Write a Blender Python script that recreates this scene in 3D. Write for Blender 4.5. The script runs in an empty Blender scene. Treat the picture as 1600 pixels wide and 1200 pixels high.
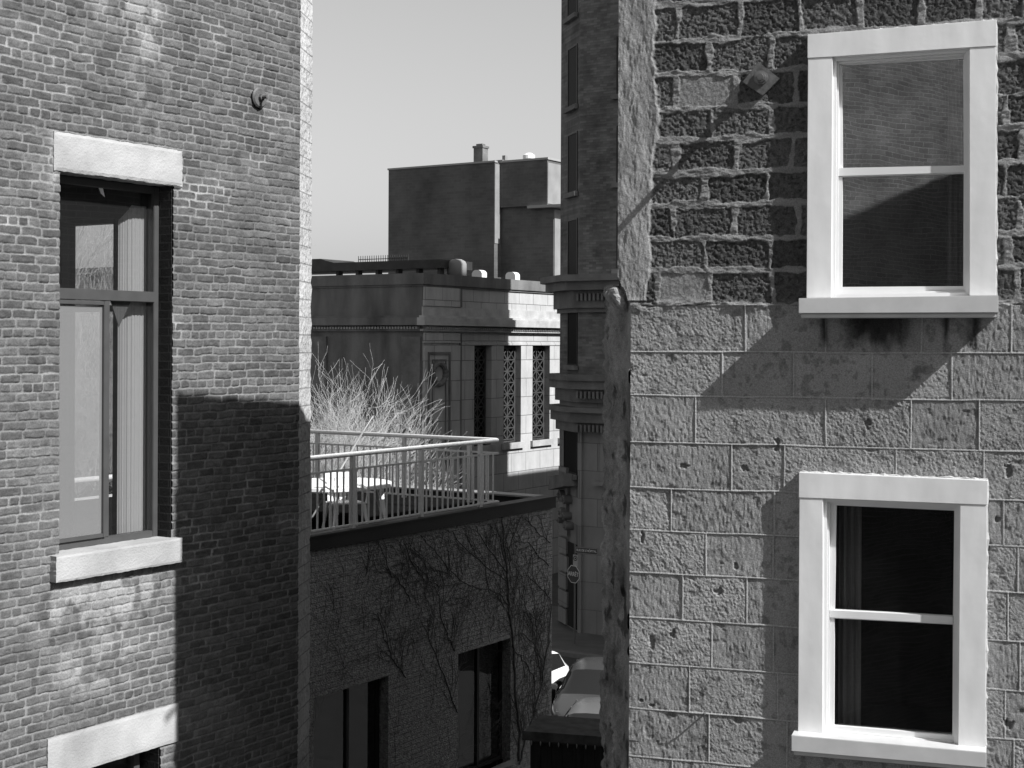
import bpy, math, random
import numpy as np
from mathutils import Vector
random.seed(7)
S = bpy.context.scene
R = math.radians
# ------------------------------------------------------------------ camera
FPX, CX, HY, ROLL, H = 2300.0, 800.0, 538.0, R(0.25), 10.0
cam = bpy.data.objects.new('camera', bpy.data.cameras.new('camera'))
S.collection.objects.link(cam); S.camera = cam
cam.data.sensor_width = 36; cam.data.lens = FPX / 1600 * 36
cam.data.shift_y = -(600 - HY) / 1600
cam.location = (0, 0, H)
cam.rotation_euler = (R(90), -ROLL, 0)
cam.data.clip_end = 3000; cam.data.clip_start = 0.05
# ------------------------------------------------------------------ light
AZ, EL = R(-32.8), R(42.5)
SUN = Vector((math.cos(AZ) * math.cos(EL), math.sin(AZ) * math.cos(EL), math.sin(EL)))
sun = bpy.data.objects.new('sun', bpy.data.lights.new('sun', 'SUN'))
S.collection.objects.link(sun)
sun.data.energy = 5.0; sun.data.angle = R(0.55)
sun.rotation_euler = SUN.to_track_quat('Z', 'Y').to_euler()
W = bpy.data.worlds.new('World'); S.world = W; W.use_nodes = True
wn = W.node_tree; bg = wn.nodes['Background']
sky = wn.nodes.new('ShaderNodeTexSky'); sky.sky_type = 'NISHITA'; sky.sun_disc = False
sky.sun_elevation = EL; sky.sun_rotation = R(90) - AZ
sky.dust_density = 1.0; sky.air_density = 1.0
bw = wn.nodes.new('ShaderNodeSeparateColor')     # black and white photograph: the blue plate of the sky
wn.links.new(sky.outputs[0], bw.inputs[0]); wn.links.new(bw.outputs[2], bg.inputs[0])
bg.inputs[1].default_value = 0.072
S.view_settings.view_transform = 'Standard'; S.view_settings.look = 'None'
S.view_settings.exposure = 0.66; S.view_settings.gamma = 1
S.view_settings.use_curve_mapping = False
S.cycles.max_bounces = 8; S.cycles.transparent_max_bounces = 12
# ------------------------------------------------------------------ helpers
C = S.collection
def g3(v): return (v, v, v, 1)
class Frame:
    """local x along a facade, y inward, z up from the street"""
    def __init__(s, X, Y, ang, z0=0.0):
        s.X, s.Y, s.a, s.z0 = X, Y, ang, z0
        s.t = (math.cos(ang), math.sin(ang)); s.n = (-math.sin(ang), math.cos(ang))
    def uv(s, px, py, off=0.0):
        """where the sight line of a photo point meets the plane y=off: local (x, z)"""
        dx, dy = px - CX, HY - py
        c, q = math.cos(ROLL), math.sin(ROLL)
        dx, dy = dx * c - dy * q, dy * c + dx * q
        ox, oy = s.X + s.n[0] * off, s.Y + s.n[1] * off
        k = (ox * s.n[0] + oy * s.n[1]) / (dx * s.n[0] + FPX * s.n[1])
        wx, wy = dx * k, FPX * k
        return ((wx - ox) * s.t[0] + (wy - oy) * s.t[1], H + dy * k - s.z0)
    def w(s, x, y, z=0.0):
        return (s.X + s.t[0] * x + s.n[0] * y, s.Y + s.t[1] * x + s.n[1] * y, z + s.z0)
def at(px, Y): return ((px - CX) / FPX * Y, Y)
def tag(o, label=None, cat=None, group=None, kind=None):
    for k, v in (('label', label), ('category', cat), ('group', group), ('kind', kind)):
        if v: o[k] = v
    return o
def empty(name, fr=None, loc=None, rz=0.0):
    o = bpy.data.objects.new(name, None); C.objects.link(o)
    o.empty_display_size = .3
    if fr: o.location = (fr.X, fr.Y, fr.z0); o.rotation_euler = (0, 0, fr.a)
    if loc is not None: o.location = loc; o.rotation_euler = (0, 0, rz)
    return o
class MB:
    def __init__(s): s.v = []; s.f = []
    def add(s, vs, fs):
        n = len(s.v); s.v += [tuple(p) for p in vs]; s.f += [tuple(i + n for i in f) for f in fs]; return s
    def box(s, x0, x1, y0, y1, z0, z1, rz=0, c=(0, 0, 0)):
        vs = [(x, y, z) for z in (z0, z1) for y in (y0, y1) for x in (x0, x1)]
        if rz:
            k, q = math.cos(rz), math.sin(rz)
            vs = [(c[0] + x * k - y * q, c[1] + x * q + y * k, c[2] + z) for x, y, z in vs]
        elif c != (0, 0, 0): vs = [(x + c[0], y + c[1], z + c[2]) for x, y, z in vs]
        return s.add(vs, [(0, 2, 3, 1), (4, 5, 7, 6), (0, 1, 5, 4), (2, 6, 7, 3), (0, 4, 6, 2), (1, 3, 7, 5)])
    def prism(s, pts, y0, y1):
        """polygon in x,z extruded along y"""
        n = len(pts)
        vs = [(p[0], y0, p[1]) for p in pts] + [(p[0], y1, p[1]) for p in pts]
        fs = [tuple(range(n)), tuple(range(2 * n - 1, n - 1, -1))]
        fs += [(i, i + n, (i + 1) % n + n, (i + 1) % n) for i in range(n)]
        return s.add(vs, fs)
    def prismz(s, pts, z0, z1):
        n = len(pts)
        vs = [(p[0], p[1], z0) for p in pts] + [(p[0], p[1], z1 if len(p) < 3 else p[2]) for p in pts]
        fs = [tuple(range(n - 1, -1, -1)), tuple(range(n, 2 * n))]
        fs += [(i, (i + 1) % n, (i + 1) % n + n, i + n) for i in range(n)]
        return s.add(vs, fs)
    def tube(s, path, r, n=8, cap=True):
        P = [Vector(p) for p in path]; rs = r if isinstance(r, (list, tuple)) else [r] * len(P)
        vs = []; up = Vector((0.13, 0.21, 1)).normalized()
        for i, p in enumerate(P):
            d = (P[min(i + 1, len(P) - 1)] - P[max(i - 1, 0)]).normalized()
            a = d.cross(up)
            if a.length < .05: a = d.cross(Vector((1, 0, 0)))
            a.normalize(); b = d.cross(a)
            for k in range(n):
                t = 2 * math.pi * k / n
                vs.append(p + a * math.cos(t) * rs[i] + b * math.sin(t) * rs[i])
        fs = [(i * n + k, i * n + (k + 1) % n, (i + 1) * n + (k + 1) % n, (i + 1) * n + k)
              for i in range(len(P) - 1) for k in range(n)]
        if cap: fs += [tuple(range(n - 1, -1, -1)), tuple(range((len(P) - 1) * n, len(P) * n))]
        return s.add(vs, fs)
    def lathe(s, prof, c, n=20, axis='z', cap=True):
        vs = []
        for r, h in prof:
            for k in range(n):
                t = 2 * math.pi * k / n; a, b = r * math.cos(t), r * math.sin(t)
                vs.append((c[0] + a, c[1] + b, c[2] + h) if axis == 'z' else (c[0] + a, c[1] + h, c[2] + b))
        m = len(prof)
        fs = [(i * n + k, i * n + (k + 1) % n, (i + 1) * n + (k + 1) % n, (i + 1) * n + k) for i in range(m - 1) for k in range(n)]
        if cap: fs += [tuple(range(n - 1, -1, -1)), tuple(range((m - 1) * n, m * n))]
        return s.add(vs, fs)
    def build(s, name, mat, parent=None, smooth=False, bevel=0):
        me = bpy.data.meshes.new(name); me.from_pydata(s.v, [], s.f); me.update()
        import bmesh
        b = bmesh.new(); b.from_mesh(me); bmesh.ops.recalc_face_normals(b, faces=b.faces)
        if bevel: bmesh.ops.bevel(b, geom=list(b.edges), offset=bevel, segments=2, affect='EDGES', clamp_overlap=True)
        b.to_mesh(me); b.free()
        if smooth:
            me.polygons.foreach_set('use_smooth', [True] * len(me.polygons))
        me.materials.append(mat)
        o = bpy.data.objects.new(name, me); C.objects.link(o)
        if parent: o.parent = parent
        return o
# ------------------------------------------------------------------ materials
def mat(name, base=.3, rough=.8, metal=0, noise=0, nscale=8, bump=0, bscale=40, stretch=None, spec=.3, detail=5):
    m = bpy.data.materials.new(name); m.use_nodes = True; nt = m.node_tree; p = nt.nodes['Principled BSDF']
    p.inputs['Base Color'].default_value = g3(base); p.inputs['Roughness'].default_value = rough
    p.inputs['Metallic'].default_value = metal; p.inputs['Specular IOR Level'].default_value = spec
    tc = nt.nodes.new('ShaderNodeTexCoord'); mp = nt.nodes.new('ShaderNodeMapping')
    nt.links.new(tc.outputs['Object'], mp.inputs[0])
    if stretch: mp.inputs['Scale'].default_value = stretch
    if noise:
        n = nt.nodes.new('ShaderNodeTexNoise'); n.inputs['Scale'].default_value = nscale; n.inputs['Detail'].default_value = detail
        nt.links.new(mp.outputs[0], n.inputs[0])
        r = nt.nodes.new('ShaderNodeMapRange'); r.inputs[1].default_value = .25; r.inputs[2].default_value = .75
        r.inputs[3].default_value = base * (1 - noise); r.inputs[4].default_value = base * (1 + noise)
        nt.links.new(n.outputs[0], r.inputs[0]); nt.links.new(r.outputs[0], p.inputs['Base Color'])
    if bump:
        n2 = nt.nodes.new('ShaderNodeTexNoise'); n2.inputs['Scale'].default_value = bscale; n2.inputs['Detail'].default_value = 6
        nt.links.new(tc.outputs['Object'], n2.inputs[0])
        b = nt.nodes.new('ShaderNodeBump'); b.inputs['Strength'].default_value = 1; b.inputs['Distance'].default_value = bump
        nt.links.new(n2.outputs[0], b.inputs['Height']); nt.links.new(b.outputs[0], p.inputs['Normal'])
    return m
def brickmat(name, c1, c2, mortar, bw_=.2, bh=.068, ms=.01, bump=.006, noise=.35, rough=.9, offset=.5, nscale=1.3, axis='x', vert_streak=0):
    """brick or block coursing laid on the object's own x,z (or y,z) plane"""
    m = bpy.data.materials.new(name); m.use_nodes = True; nt = m.node_tree; p = nt.nodes['Principled BSDF']
    p.inputs['Roughness'].default_value = rough; p.inputs['Specular IOR Level'].default_value = .2
    tc = nt.nodes.new('ShaderNodeTexCoord'); sx = nt.nodes.new('ShaderNodeSeparateXYZ'); cb = nt.nodes.new('ShaderNodeCombineXYZ')
    L = nt.links.new
    L(tc.outputs['Object'], sx.inputs[0])
    ad = nt.nodes.new('ShaderNodeMath'); ad.operation = 'ADD'
    L(sx.outputs['X'], ad.inputs[0]); L(sx.outputs['Y'], ad.inputs[1])
    L(ad.outputs[0], cb.inputs['X']); L(sx.outputs['Z'], cb.inputs['Y'])
    wn_ = nt.nodes.new('ShaderNodeTexNoise'); wn_.inputs['Scale'].default_value = 3 / bw_ * .4; wn_.inputs['Detail'].default_value = 3
    L(tc.outputs['Object'], wn_.inputs[0])
    vm = nt.nodes.new('ShaderNodeVectorMath'); vm.operation = 'MULTIPLY_ADD'
    L(wn_.outputs['Color'], vm.inputs[0]); vm.inputs[1].default_value = (ms * .9,) * 3; L(cb.outputs[0], vm.inputs[2])
    br = nt.nodes.new('ShaderNodeTexBrick'); br.offset = offset
    br.inputs['Scale'].default_value = 1; br.inputs['Brick Width'].default_value = bw_; br.inputs['Row Height'].default_value = bh
    br.inputs['Mortar Size'].default_value = ms * .5; br.inputs['Mortar Smooth'].default_value = .3
    br.inputs['Color1'].default_value = g3(c1); br.inputs['Color2'].default_value = g3(c2); br.inputs['Mortar'].default_value = g3(mortar)
    L(vm.outputs[0], br.inputs[0])
    n = nt.nodes.new('ShaderNodeTexNoise'); n.inputs['Scale'].default_value = nscale; n.inputs['Detail'].default_value = 8
    n.inputs['Roughness'].default_value = .65
    if vert_streak:
        mp = nt.nodes.new('ShaderNodeMapping'); mp.inputs['Scale'].default_value = (1, 1, vert_streak)
        L(tc.outputs['Object'], mp.inputs[0]); L(mp.outputs[0], n.inputs[0])
    else: L(tc.outputs['Object'], n.inputs[0])
    r = nt.nodes.new('ShaderNodeMapRange'); r.inputs[1].default_value = .3; r.inputs[2].default_value = .7
    r.inputs[3].default_value = 1 - noise; r.inputs[4].default_value = 1 + noise; L(n.outputs[0], r.inputs[0])
    mx = nt.nodes.new('ShaderNodeVectorMath'); mx.operation = 'SCALE'
    L(br.outputs['Color'], mx.inputs[0]); L(r.outputs[0], mx.inputs['Scale']); L(mx.outputs[0], p.inputs['Base Color'])
    if bump:
        nb = nt.nodes.new('ShaderNodeTexNoise'); nb.inputs['Scale'].default_value = 6 / bh * .5; nb.inputs['Detail'].default_value = 5
        L(tc.outputs['Object'], nb.inputs[0])
        h = nt.nodes.new('ShaderNodeMath'); h.operation = 'SUBTRACT'; L(nb.outputs[0], h.inputs[0]); L(br.outputs['Fac'], h.inputs[1])
        b = nt.nodes.new('ShaderNodeBump'); b.inputs['Strength'].default_value = 1; b.inputs['Distance'].default_value = bump
        L(h.outputs[0], b.inputs['Height']); L(b.outputs[0], p.inputs['Normal'])
    return m
def attrmat(name, nscale=90, amt=.25, bump=.0015, bscale=160):
    m = bpy.data.materials.new(name); m.use_nodes = True; nt = m.node_tree; p = nt.nodes['Principled BSDF']; L = nt.links.new
    p.inputs['Roughness'].default_value = .95; p.inputs['Specular IOR Level'].default_value = .1
    a = nt.nodes.new('ShaderNodeAttribute'); a.attribute_name = 'tone'
    tc = nt.nodes.new('ShaderNodeTexCoord'); n = nt.nodes.new('ShaderNodeTexNoise'); n.inputs['Scale'].default_value = nscale; n.inputs['Detail'].default_value = 6
    L(tc.outputs['Object'], n.inputs[0])
    r = nt.nodes.new('ShaderNodeMapRange'); r.inputs[1].default_value = .3; r.inputs[2].default_value = .7; r.inputs[3].default_value = 1 - amt; r.inputs[4].default_value = 1 + amt
    L(n.outputs[0], r.inputs[0]); mu = nt.nodes.new('ShaderNodeMath'); mu.operation = 'MULTIPLY'
    L(a.outputs['Fac'], mu.inputs[0]); L(r.outputs[0], mu.inputs[1]); L(mu.outputs[0], p.inputs['Base Color'])
    n2 = nt.nodes.new('ShaderNodeTexNoise'); n2.inputs['Scale'].default_value = bscale; n2.inputs['Detail'].default_value = 4; L(tc.outputs['Object'], n2.inputs[0])
    b = nt.nodes.new('ShaderNodeBump'); b.inputs['Strength'].default_value = 1; b.inputs['Distance'].default_value = bump
    L(n2.outputs[0], b.inputs['Height']); L(b.outputs[0], p.inputs['Normal'])
    return m
def glassmat(name, ior=1.9, tint=.8, haze=0.0, hazecol=.5, wobble=.0):
    m = bpy.data.materials.new(name); m.use_nodes = True; nt = m.node_tree; L = nt.links.new
    for n in list(nt.nodes): nt.nodes.remove(n)
    out = nt.nodes.new('ShaderNodeOutputMaterial'); tr = nt.nodes.new('ShaderNodeBsdfTransparent'); gl = nt.nodes.new('ShaderNodeBsdfGlossy')
    tr.inputs[0].default_value = g3(tint); gl.inputs['Roughness'].default_value = .0; gl.inputs[0].default_value = g3(1)
    fr = nt.nodes.new('ShaderNodeFresnel'); fr.inputs[0].default_value = ior
    geo = nt.nodes.new('ShaderNodeNewGeometry'); fm = nt.nodes.new('ShaderNodeMath'); fm.operation = 'SUBTRACT'; fm.inputs[0].default_value = 1; L(geo.outputs['Backfacing'], fm.inputs[1])
    fk = nt.nodes.new('ShaderNodeMath'); fk.operation = 'MULTIPLY'; L(fr.outputs[0], fk.inputs[0]); L(fm.outputs[0], fk.inputs[1])
    mx = nt.nodes.new('ShaderNodeMixShader'); L(fk.outputs[0], mx.inputs[0]); L(tr.outputs[0], mx.inputs[1]); L(gl.outputs[0], mx.inputs[2])
    if wobble:
        tc = nt.nodes.new('ShaderNodeTexCoord'); n = nt.nodes.new('ShaderNodeTexNoise'); n.inputs['Scale'].default_value = 3; n.inputs['Detail'].default_value = 1
        L(tc.outputs['Object'], n.inputs[0]); b = nt.nodes.new('ShaderNodeBump'); b.inputs['Distance'].default_value = wobble; b.inputs['Strength'].default_value = 1
        L(n.outputs[0], b.inputs['Height']); L(b.outputs[0], gl.inputs['Normal'])
    last = mx
    if haze:
        df = nt.nodes.new('ShaderNodeBsdfDiffuse'); df.inputs[0].default_value = g3(hazecol)
        m2 = nt.nodes.new('ShaderNodeMixShader'); m2.inputs[0].default_value = haze
        L(mx.outputs[0], m2.inputs[1]); L(df.outputs[0], m2.inputs[2]); last = m2
    L(last.outputs[0], out.inputs[0]); return m
M = dict(
    brick_fine=attrmat('old_brick'), stone_fine=attrmat('old_stone', nscale=120, amt=.28, bump=.0035, bscale=170),
    brick=brickmat('brick_plain', .11, .17, .28, ms=.012),
    brick_jamb_shade=brickmat('brick_jamb_shade', .02, .03, .05, bw_=.2, ms=.012, bump=.01),  # same brick, with the shade of the jamb put into its colour
    lintel=mat('limestone', .32, .85, noise=.30, nscale=2.5, bump=.004, bscale=60, detail=9),
    white=mat('white_painted_metal', .70, .42, noise=.13, nscale=2.2, bump=.006, bscale=2.6, stretch=(3, 3, .8), spec=.5, detail=8),
    white2=mat('white_vinyl', .70, .4, noise=.03, nscale=10, spec=.5),
    frame=mat('grey_painted_frame', .055, .45, noise=.12, nscale=9, spec=.5),
    glass=glassmat('window_glass', 1.75, .75, haze=.012, wobble=.0009),
    glass2=glassmat('upper_window_glass', 2.2, .7, haze=.008, wobble=.0007),
    glass_sheen=glassmat('sheen_haze_glass', 1.7, .62, haze=.20, hazecol=.6),  # diffuse haze stands in for the sheen reflected on this pane
    glass_low=glassmat('lower_window_glass', 1.45, .8, haze=.003, wobble=.0009), coping_pale=mat('caulk_mortar', .36, .9, noise=.3, nscale=20), brick_pale=brickmat('courtyard_brick', .30, .42, .6, ms=.014), sill=mat('dimmed_white_metal', .5, .4, noise=.1, nscale=6, spec=.5),  # sill white is dimmed in colour for its tilted face
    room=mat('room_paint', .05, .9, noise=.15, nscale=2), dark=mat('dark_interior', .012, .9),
    curtain=mat('curtain_cloth', .62, .9, noise=.08, nscale=30, stretch=(40, 40, .3)),
    dimcurtain=mat('dim_curtain_cloth', .16, .9, noise=.25, nscale=6, stretch=(20, 20, .3)),
    steel=mat('rusty_steel', .09, .6, noise=.4, nscale=20, bump=.002, bscale=80, spec=.5), bolt=mat('worn_bolt_steel', .13, .4, metal=.3, noise=.3, nscale=30),
    whitestone=brickmat('pale_stone_return', .34, .42, .26, bw_=.33, bh=.16, ms=.012, bump=.03, noise=.2),
    ivywall=brickmat('painted_rough_brick', .33, .36, .26, bw_=.22, bh=.075, ms=.010, bump=.05, noise=.5, nscale=16),
    fascia=mat('black_metal_fascia', .022, .5, noise=.3, nscale=2), coping=mat('metal_coping', .25, .5, noise=.25, nscale=5),
    roof=mat('dark_roofing', .008, 1, noise=.3, nscale=3, spec=0),
    rail=mat('grey_painted_rail', .62, .5, noise=.12, nscale=30, spec=.4), railtop=mat('pale_rail_tube', .85, .38, noise=.12, nscale=20, spec=.5),
    plastic=mat('white_plastic', .82, .4), bark=mat('pale_bark', .42, .85, noise=.3, nscale=14), vine=mat('vine_bark', .10, .9, noise=.4, nscale=20),
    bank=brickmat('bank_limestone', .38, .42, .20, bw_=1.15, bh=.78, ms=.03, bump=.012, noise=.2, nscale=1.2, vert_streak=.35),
    bank_shade=mat('shade_toned_limestone', .14, .9, noise=.45, nscale=1.4, stretch=(1, 1, .3), bump=.01, bscale=8), banktrim=mat('limestone_trim', .38, .85, noise=.25, nscale=2, bump=.01, bscale=10),  # first limestone is darkened in colour for the bank's shaded front
    copper=mat('dark_roof_metal', .035, .6, noise=.4, nscale=2), roofwhite=mat('white_roof_vent', .7, .5), bronze=mat('bronze_grille', .055, .5, noise=.3, nscale=6),
    tower=brickmat('tower_brick', .10, .17, .13, bw_=.26, bh=.085, ms=.014, bump=.008, noise=.45, nscale=.9),
    towerstone=brickmat('tower_stone', .19, .22, .13, bw_=1.5, bh=.95, ms=.025, bump=.008, noise=.2, nscale=.8, vert_streak=.5), towertrim=mat('tower_cornice', .14, .85, noise=.35, nscale=1.5, bump=.015, bscale=9),
    far=brickmat('far_brick', .10, .12, .125, bw_=.6, bh=.2, ms=.03, bump=.0, noise=.4, nscale=.22), farpale=mat('pale_trim_sun_tone', .22, .9, noise=.2, nscale=1), farcap=mat('flashing', .3, .6),  # pale tone also paints sunlight on the far building's side faces
    farglass=mat('dark_window_glass', .012, .6, spec=.1), asphalt=mat('asphalt', .05, .85, noise=.25, nscale=3, bump=.004, bscale=60), ground=mat('ground', .06, .95, noise=.2, nscale=2),
    walk=mat('concrete_pavement', .10, .85, noise=.2, nscale=2, bump=.003, bscale=40), kerb=mat('granite_kerb', .14, .8, noise=.2, nscale=5),
    carwhite=mat('white_car_paint', .8, .18, spec=.6), cardark=mat('dark_car_paint', .05, .22, spec=.8), cargrey=mat('grey_car_paint', .12, .25, spec=.8),
    carglass=mat('car_glass', .012, .05, spec=.8), tyre=mat('tyre_rubber', .02, .8), chrome=mat('chrome', .7, .15, metal=1), lampglass=mat('headlight_glass', .35, .15, spec=.8),
    wood=mat('black_timber', .018, .75, noise=.5, nscale=4, stretch=(6, 6, .5), bump=.006, bscale=20), shedtop=mat('weathered_roof_board', .06, .7, noise=.6, nscale=6),
    signface=mat('stop_sign_face', .045, .5), signwhite=mat('sign_white', .6, .5), signgrey=mat('sign_pale', .30, .5), pole=mat('galvanised_pole', .10, .5), iron=mat('cast_iron_lamp', .03, .6, noise=.3, nscale=10),
    paper=mat('paper', .7, .9), mortar=mat('rough_mortar', .15, .95, noise=.3, nscale=20, bump=.01, bscale=70), rubble=mat('rough_parged_rubble', .20, .95, noise=.55, nscale=4, bump=.05, bscale=9, detail=9),
)
# ------------------------------------------------------------------ numpy noise and height fields
def hashf(ix, iz, seed):
    h = (ix.astype(np.int64) * 374761393 + iz.astype(np.int64) * 668265263 + seed * 144665) & 0x7fffffff
    h = ((h ^ (h >> 13)) * 1274126177) & 0x7fffffff
    return ((h ^ (h >> 16)) & 0xffffff) / float(0xffffff)
def vn(x, z, sx, sz=None, seed=0):
    sz = sz or sx
    a, b = x / sx, z / sz; ia, ib = np.floor(a), np.floor(b); fa, fb = a - ia, b - ib
    fa = fa * fa * (3 - 2 * fa); fb = fb * fb * (3 - 2 * fb)
    h00 = hashf(ia, ib, seed); h10 = hashf(ia + 1, ib, seed); h01 = hashf(ia, ib + 1, seed); h11 = hashf(ia + 1, ib + 1, seed)
    return (h00 * (1 - fa) + h10 * fa) * (1 - fb) + (h01 * (1 - fa) + h11 * fa) * fb
def fbm(x, z, sx, sz=None, o=4, seed=0, gain=.5):
    sz = sz or sx; t = 0; a = 1; n = 0
    for i in range(o):
        t = t + a * vn(x + i * 17.3, z - i * 9.1, sx / 2 ** i, sz / 2 ** i, seed + i * 31); n += a; a *= gain
    return t / n
def sst(a, b, v):
    t = np.clip((v - a) / (b - a), 0, 1); return t * t * (3 - 2 * t)
def heightfield(name, xs, zs, fn, holes, m, parent, keep=None):
    X, Z = np.meshgrid(xs, zs); hgt, tone = fn(X, Z)
    nx, nz = len(xs), len(zs)
    co = np.stack([X, -hgt, Z], -1).reshape(-1, 3).astype(np.float32)
    I = np.arange(nx * nz).reshape(nz, nx)
    xc = (X[:-1, :-1] + X[1:, 1:]) / 2; zc = (Z[:-1, :-1] + Z[1:, 1:]) / 2
    ok = np.ones(xc.shape, bool)
    for poly in holes:
        ins = np.ones(xc.shape, bool); n = len(poly)
        for i in range(n):
            (x0, z0), (x1, z1) = poly[i], poly[(i + 1) % n]
            ins &= ((x1 - x0) * (zc - z0) - (z1 - z0) * (xc - x0)) > 0
        ok &= ~ins
    if keep is not None: ok &= keep(xc, zc)
    q = np.stack([I[:-1, :-1], I[:-1, 1:], I[1:, 1:], I[1:, :-1]], -1)[ok]
    me = bpy.data.meshes.new(name); nf = len(q)
    me.vertices.add(len(co)); me.vertices.foreach_set('co', co.ravel())
    me.loops.add(nf * 4); me.loops.foreach_set('vertex_index', q.astype(np.int32).ravel())
    me.polygons.add(nf); me.polygons.foreach_set('loop_start', np.arange(0, nf * 4, 4, dtype=np.int32))
    try: me.polygons.foreach_set('loop_total', np.full(nf, 4, dtype=np.int32))
    except Exception: pass
    me.update(calc_edges=True)
    at_ = me.attributes.new('tone', 'FLOAT', 'POINT'); at_.data.foreach_set('value', tone.astype(np.float32).ravel())
    me.polygons.foreach_set('use_smooth', np.ones(nf, bool))
    me.materials.append(m); me.validate()
    o = bpy.data.objects.new(name, me); C.objects.link(o); o.parent = parent
    return o
# ------------------------------------------------------------------ ground
TL = math.atan2(FPX, 2268 - CX)            # direction of the alley, angle of e1
TR = -math.atan2(7000 - 0, 7000 - 0) * 0 - math.atan(FPX / 7000)  # the right wall's direction
e1 = (math.cos(TL), math.sin(TL)); n1 = (math.sin(TL), -math.cos(TL))
def SN(s, n, z=0): return (e1[0] * s + n1[0] * n, e1[1] * s + n1[1] * n, z)   # alley coordinates to world
def sn(X, Y): return (e1[0] * X + e1[1] * Y, n1[0] * X + n1[1] * Y)
g = MB(); g.add([(-900, -300, 0), (900, -300, 0), (900, 1500, 0), (-900, 1500, 0)], [(0, 1, 2, 3)])
tag(g.build('ground', M['ground']), kind='structure')
r_ = MB(); a = [SN(24, -60), SN(24, 60), SN(200, 60), SN(200, -60)]
s_kerb = sn(*at(905, 46.9))[0]
r_ = MB(); r_.add([SN(27.5, -70, .004), SN(27.5, 40, .004), SN(s_kerb, 40, .004), SN(s_kerb, -70, .004)], [(0, 1, 2, 3)])
tag(r_.build('road', M['asphalt']), kind='structure')
k = MB(); k.prismz([SN(s_kerb, -29)[:2], SN(s_kerb, 40)[:2], SN(s_kerb + .3, 40)[:2], SN(s_kerb + .3, -29)[:2]], 0, .14)
tag(k.build('kerb', M['kerb']), kind='structure')
k = MB(); k.prismz([SN(s_kerb + .3, -29)[:2], SN(s_kerb + .3, 40)[:2], SN(s_kerb + 7, 40)[:2], SN(s_kerb + 7, -29)[:2]], 0, .135)
tag(k.build('pavement', M['walk']), kind='structure')
# ------------------------------------------------------------------ LEFT BRICK BUILDING
XL0, YL0 = -800 / FPX * 10.4, 10.4
def online(X0, Y0, t, px):
    k_ = (px - CX) / FPX
    return (k_ * Y0 - X0) / (t[0] - k_ * t[1])
sL = online(XL0, YL0, e1, 467)
LF = Frame(XL0 + e1[0] * sL, YL0 + e1[1] * sL, TL)
LB = tag(empty('brick_building', LF), 'weathered common-bond brick building at the left with tall curtained window and pale stone lintels', 'building')
u = LF.uv
xa, za = u(95, 270); xb, zb = u(271, 289); xc_, zc_ = u(268, 845); xd, zd = u(90, 863)
open1 = [(xd, zd), (xb, zd), (xb, (za + zb) / 2), (xd, (za + zb) / 2)]
OX0, OX1, OZ0, OZ1 = (xa + xd) / 2, (xb + xc_) / 2, (zc_ + zd) / 2, (za + zb) / 2
rxa, rza = u(250, 1165)
O2X1, O2Z1 = rxa, u(200, 1180)[1]
O2X0 = u(110, 1195)[0] - .05
LZ0, LZ1 = H - 4.4, H + 3.4
COURSE = .0665
hz = u(10, 256)[1]      # a header course seen at the photo's left edge
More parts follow.
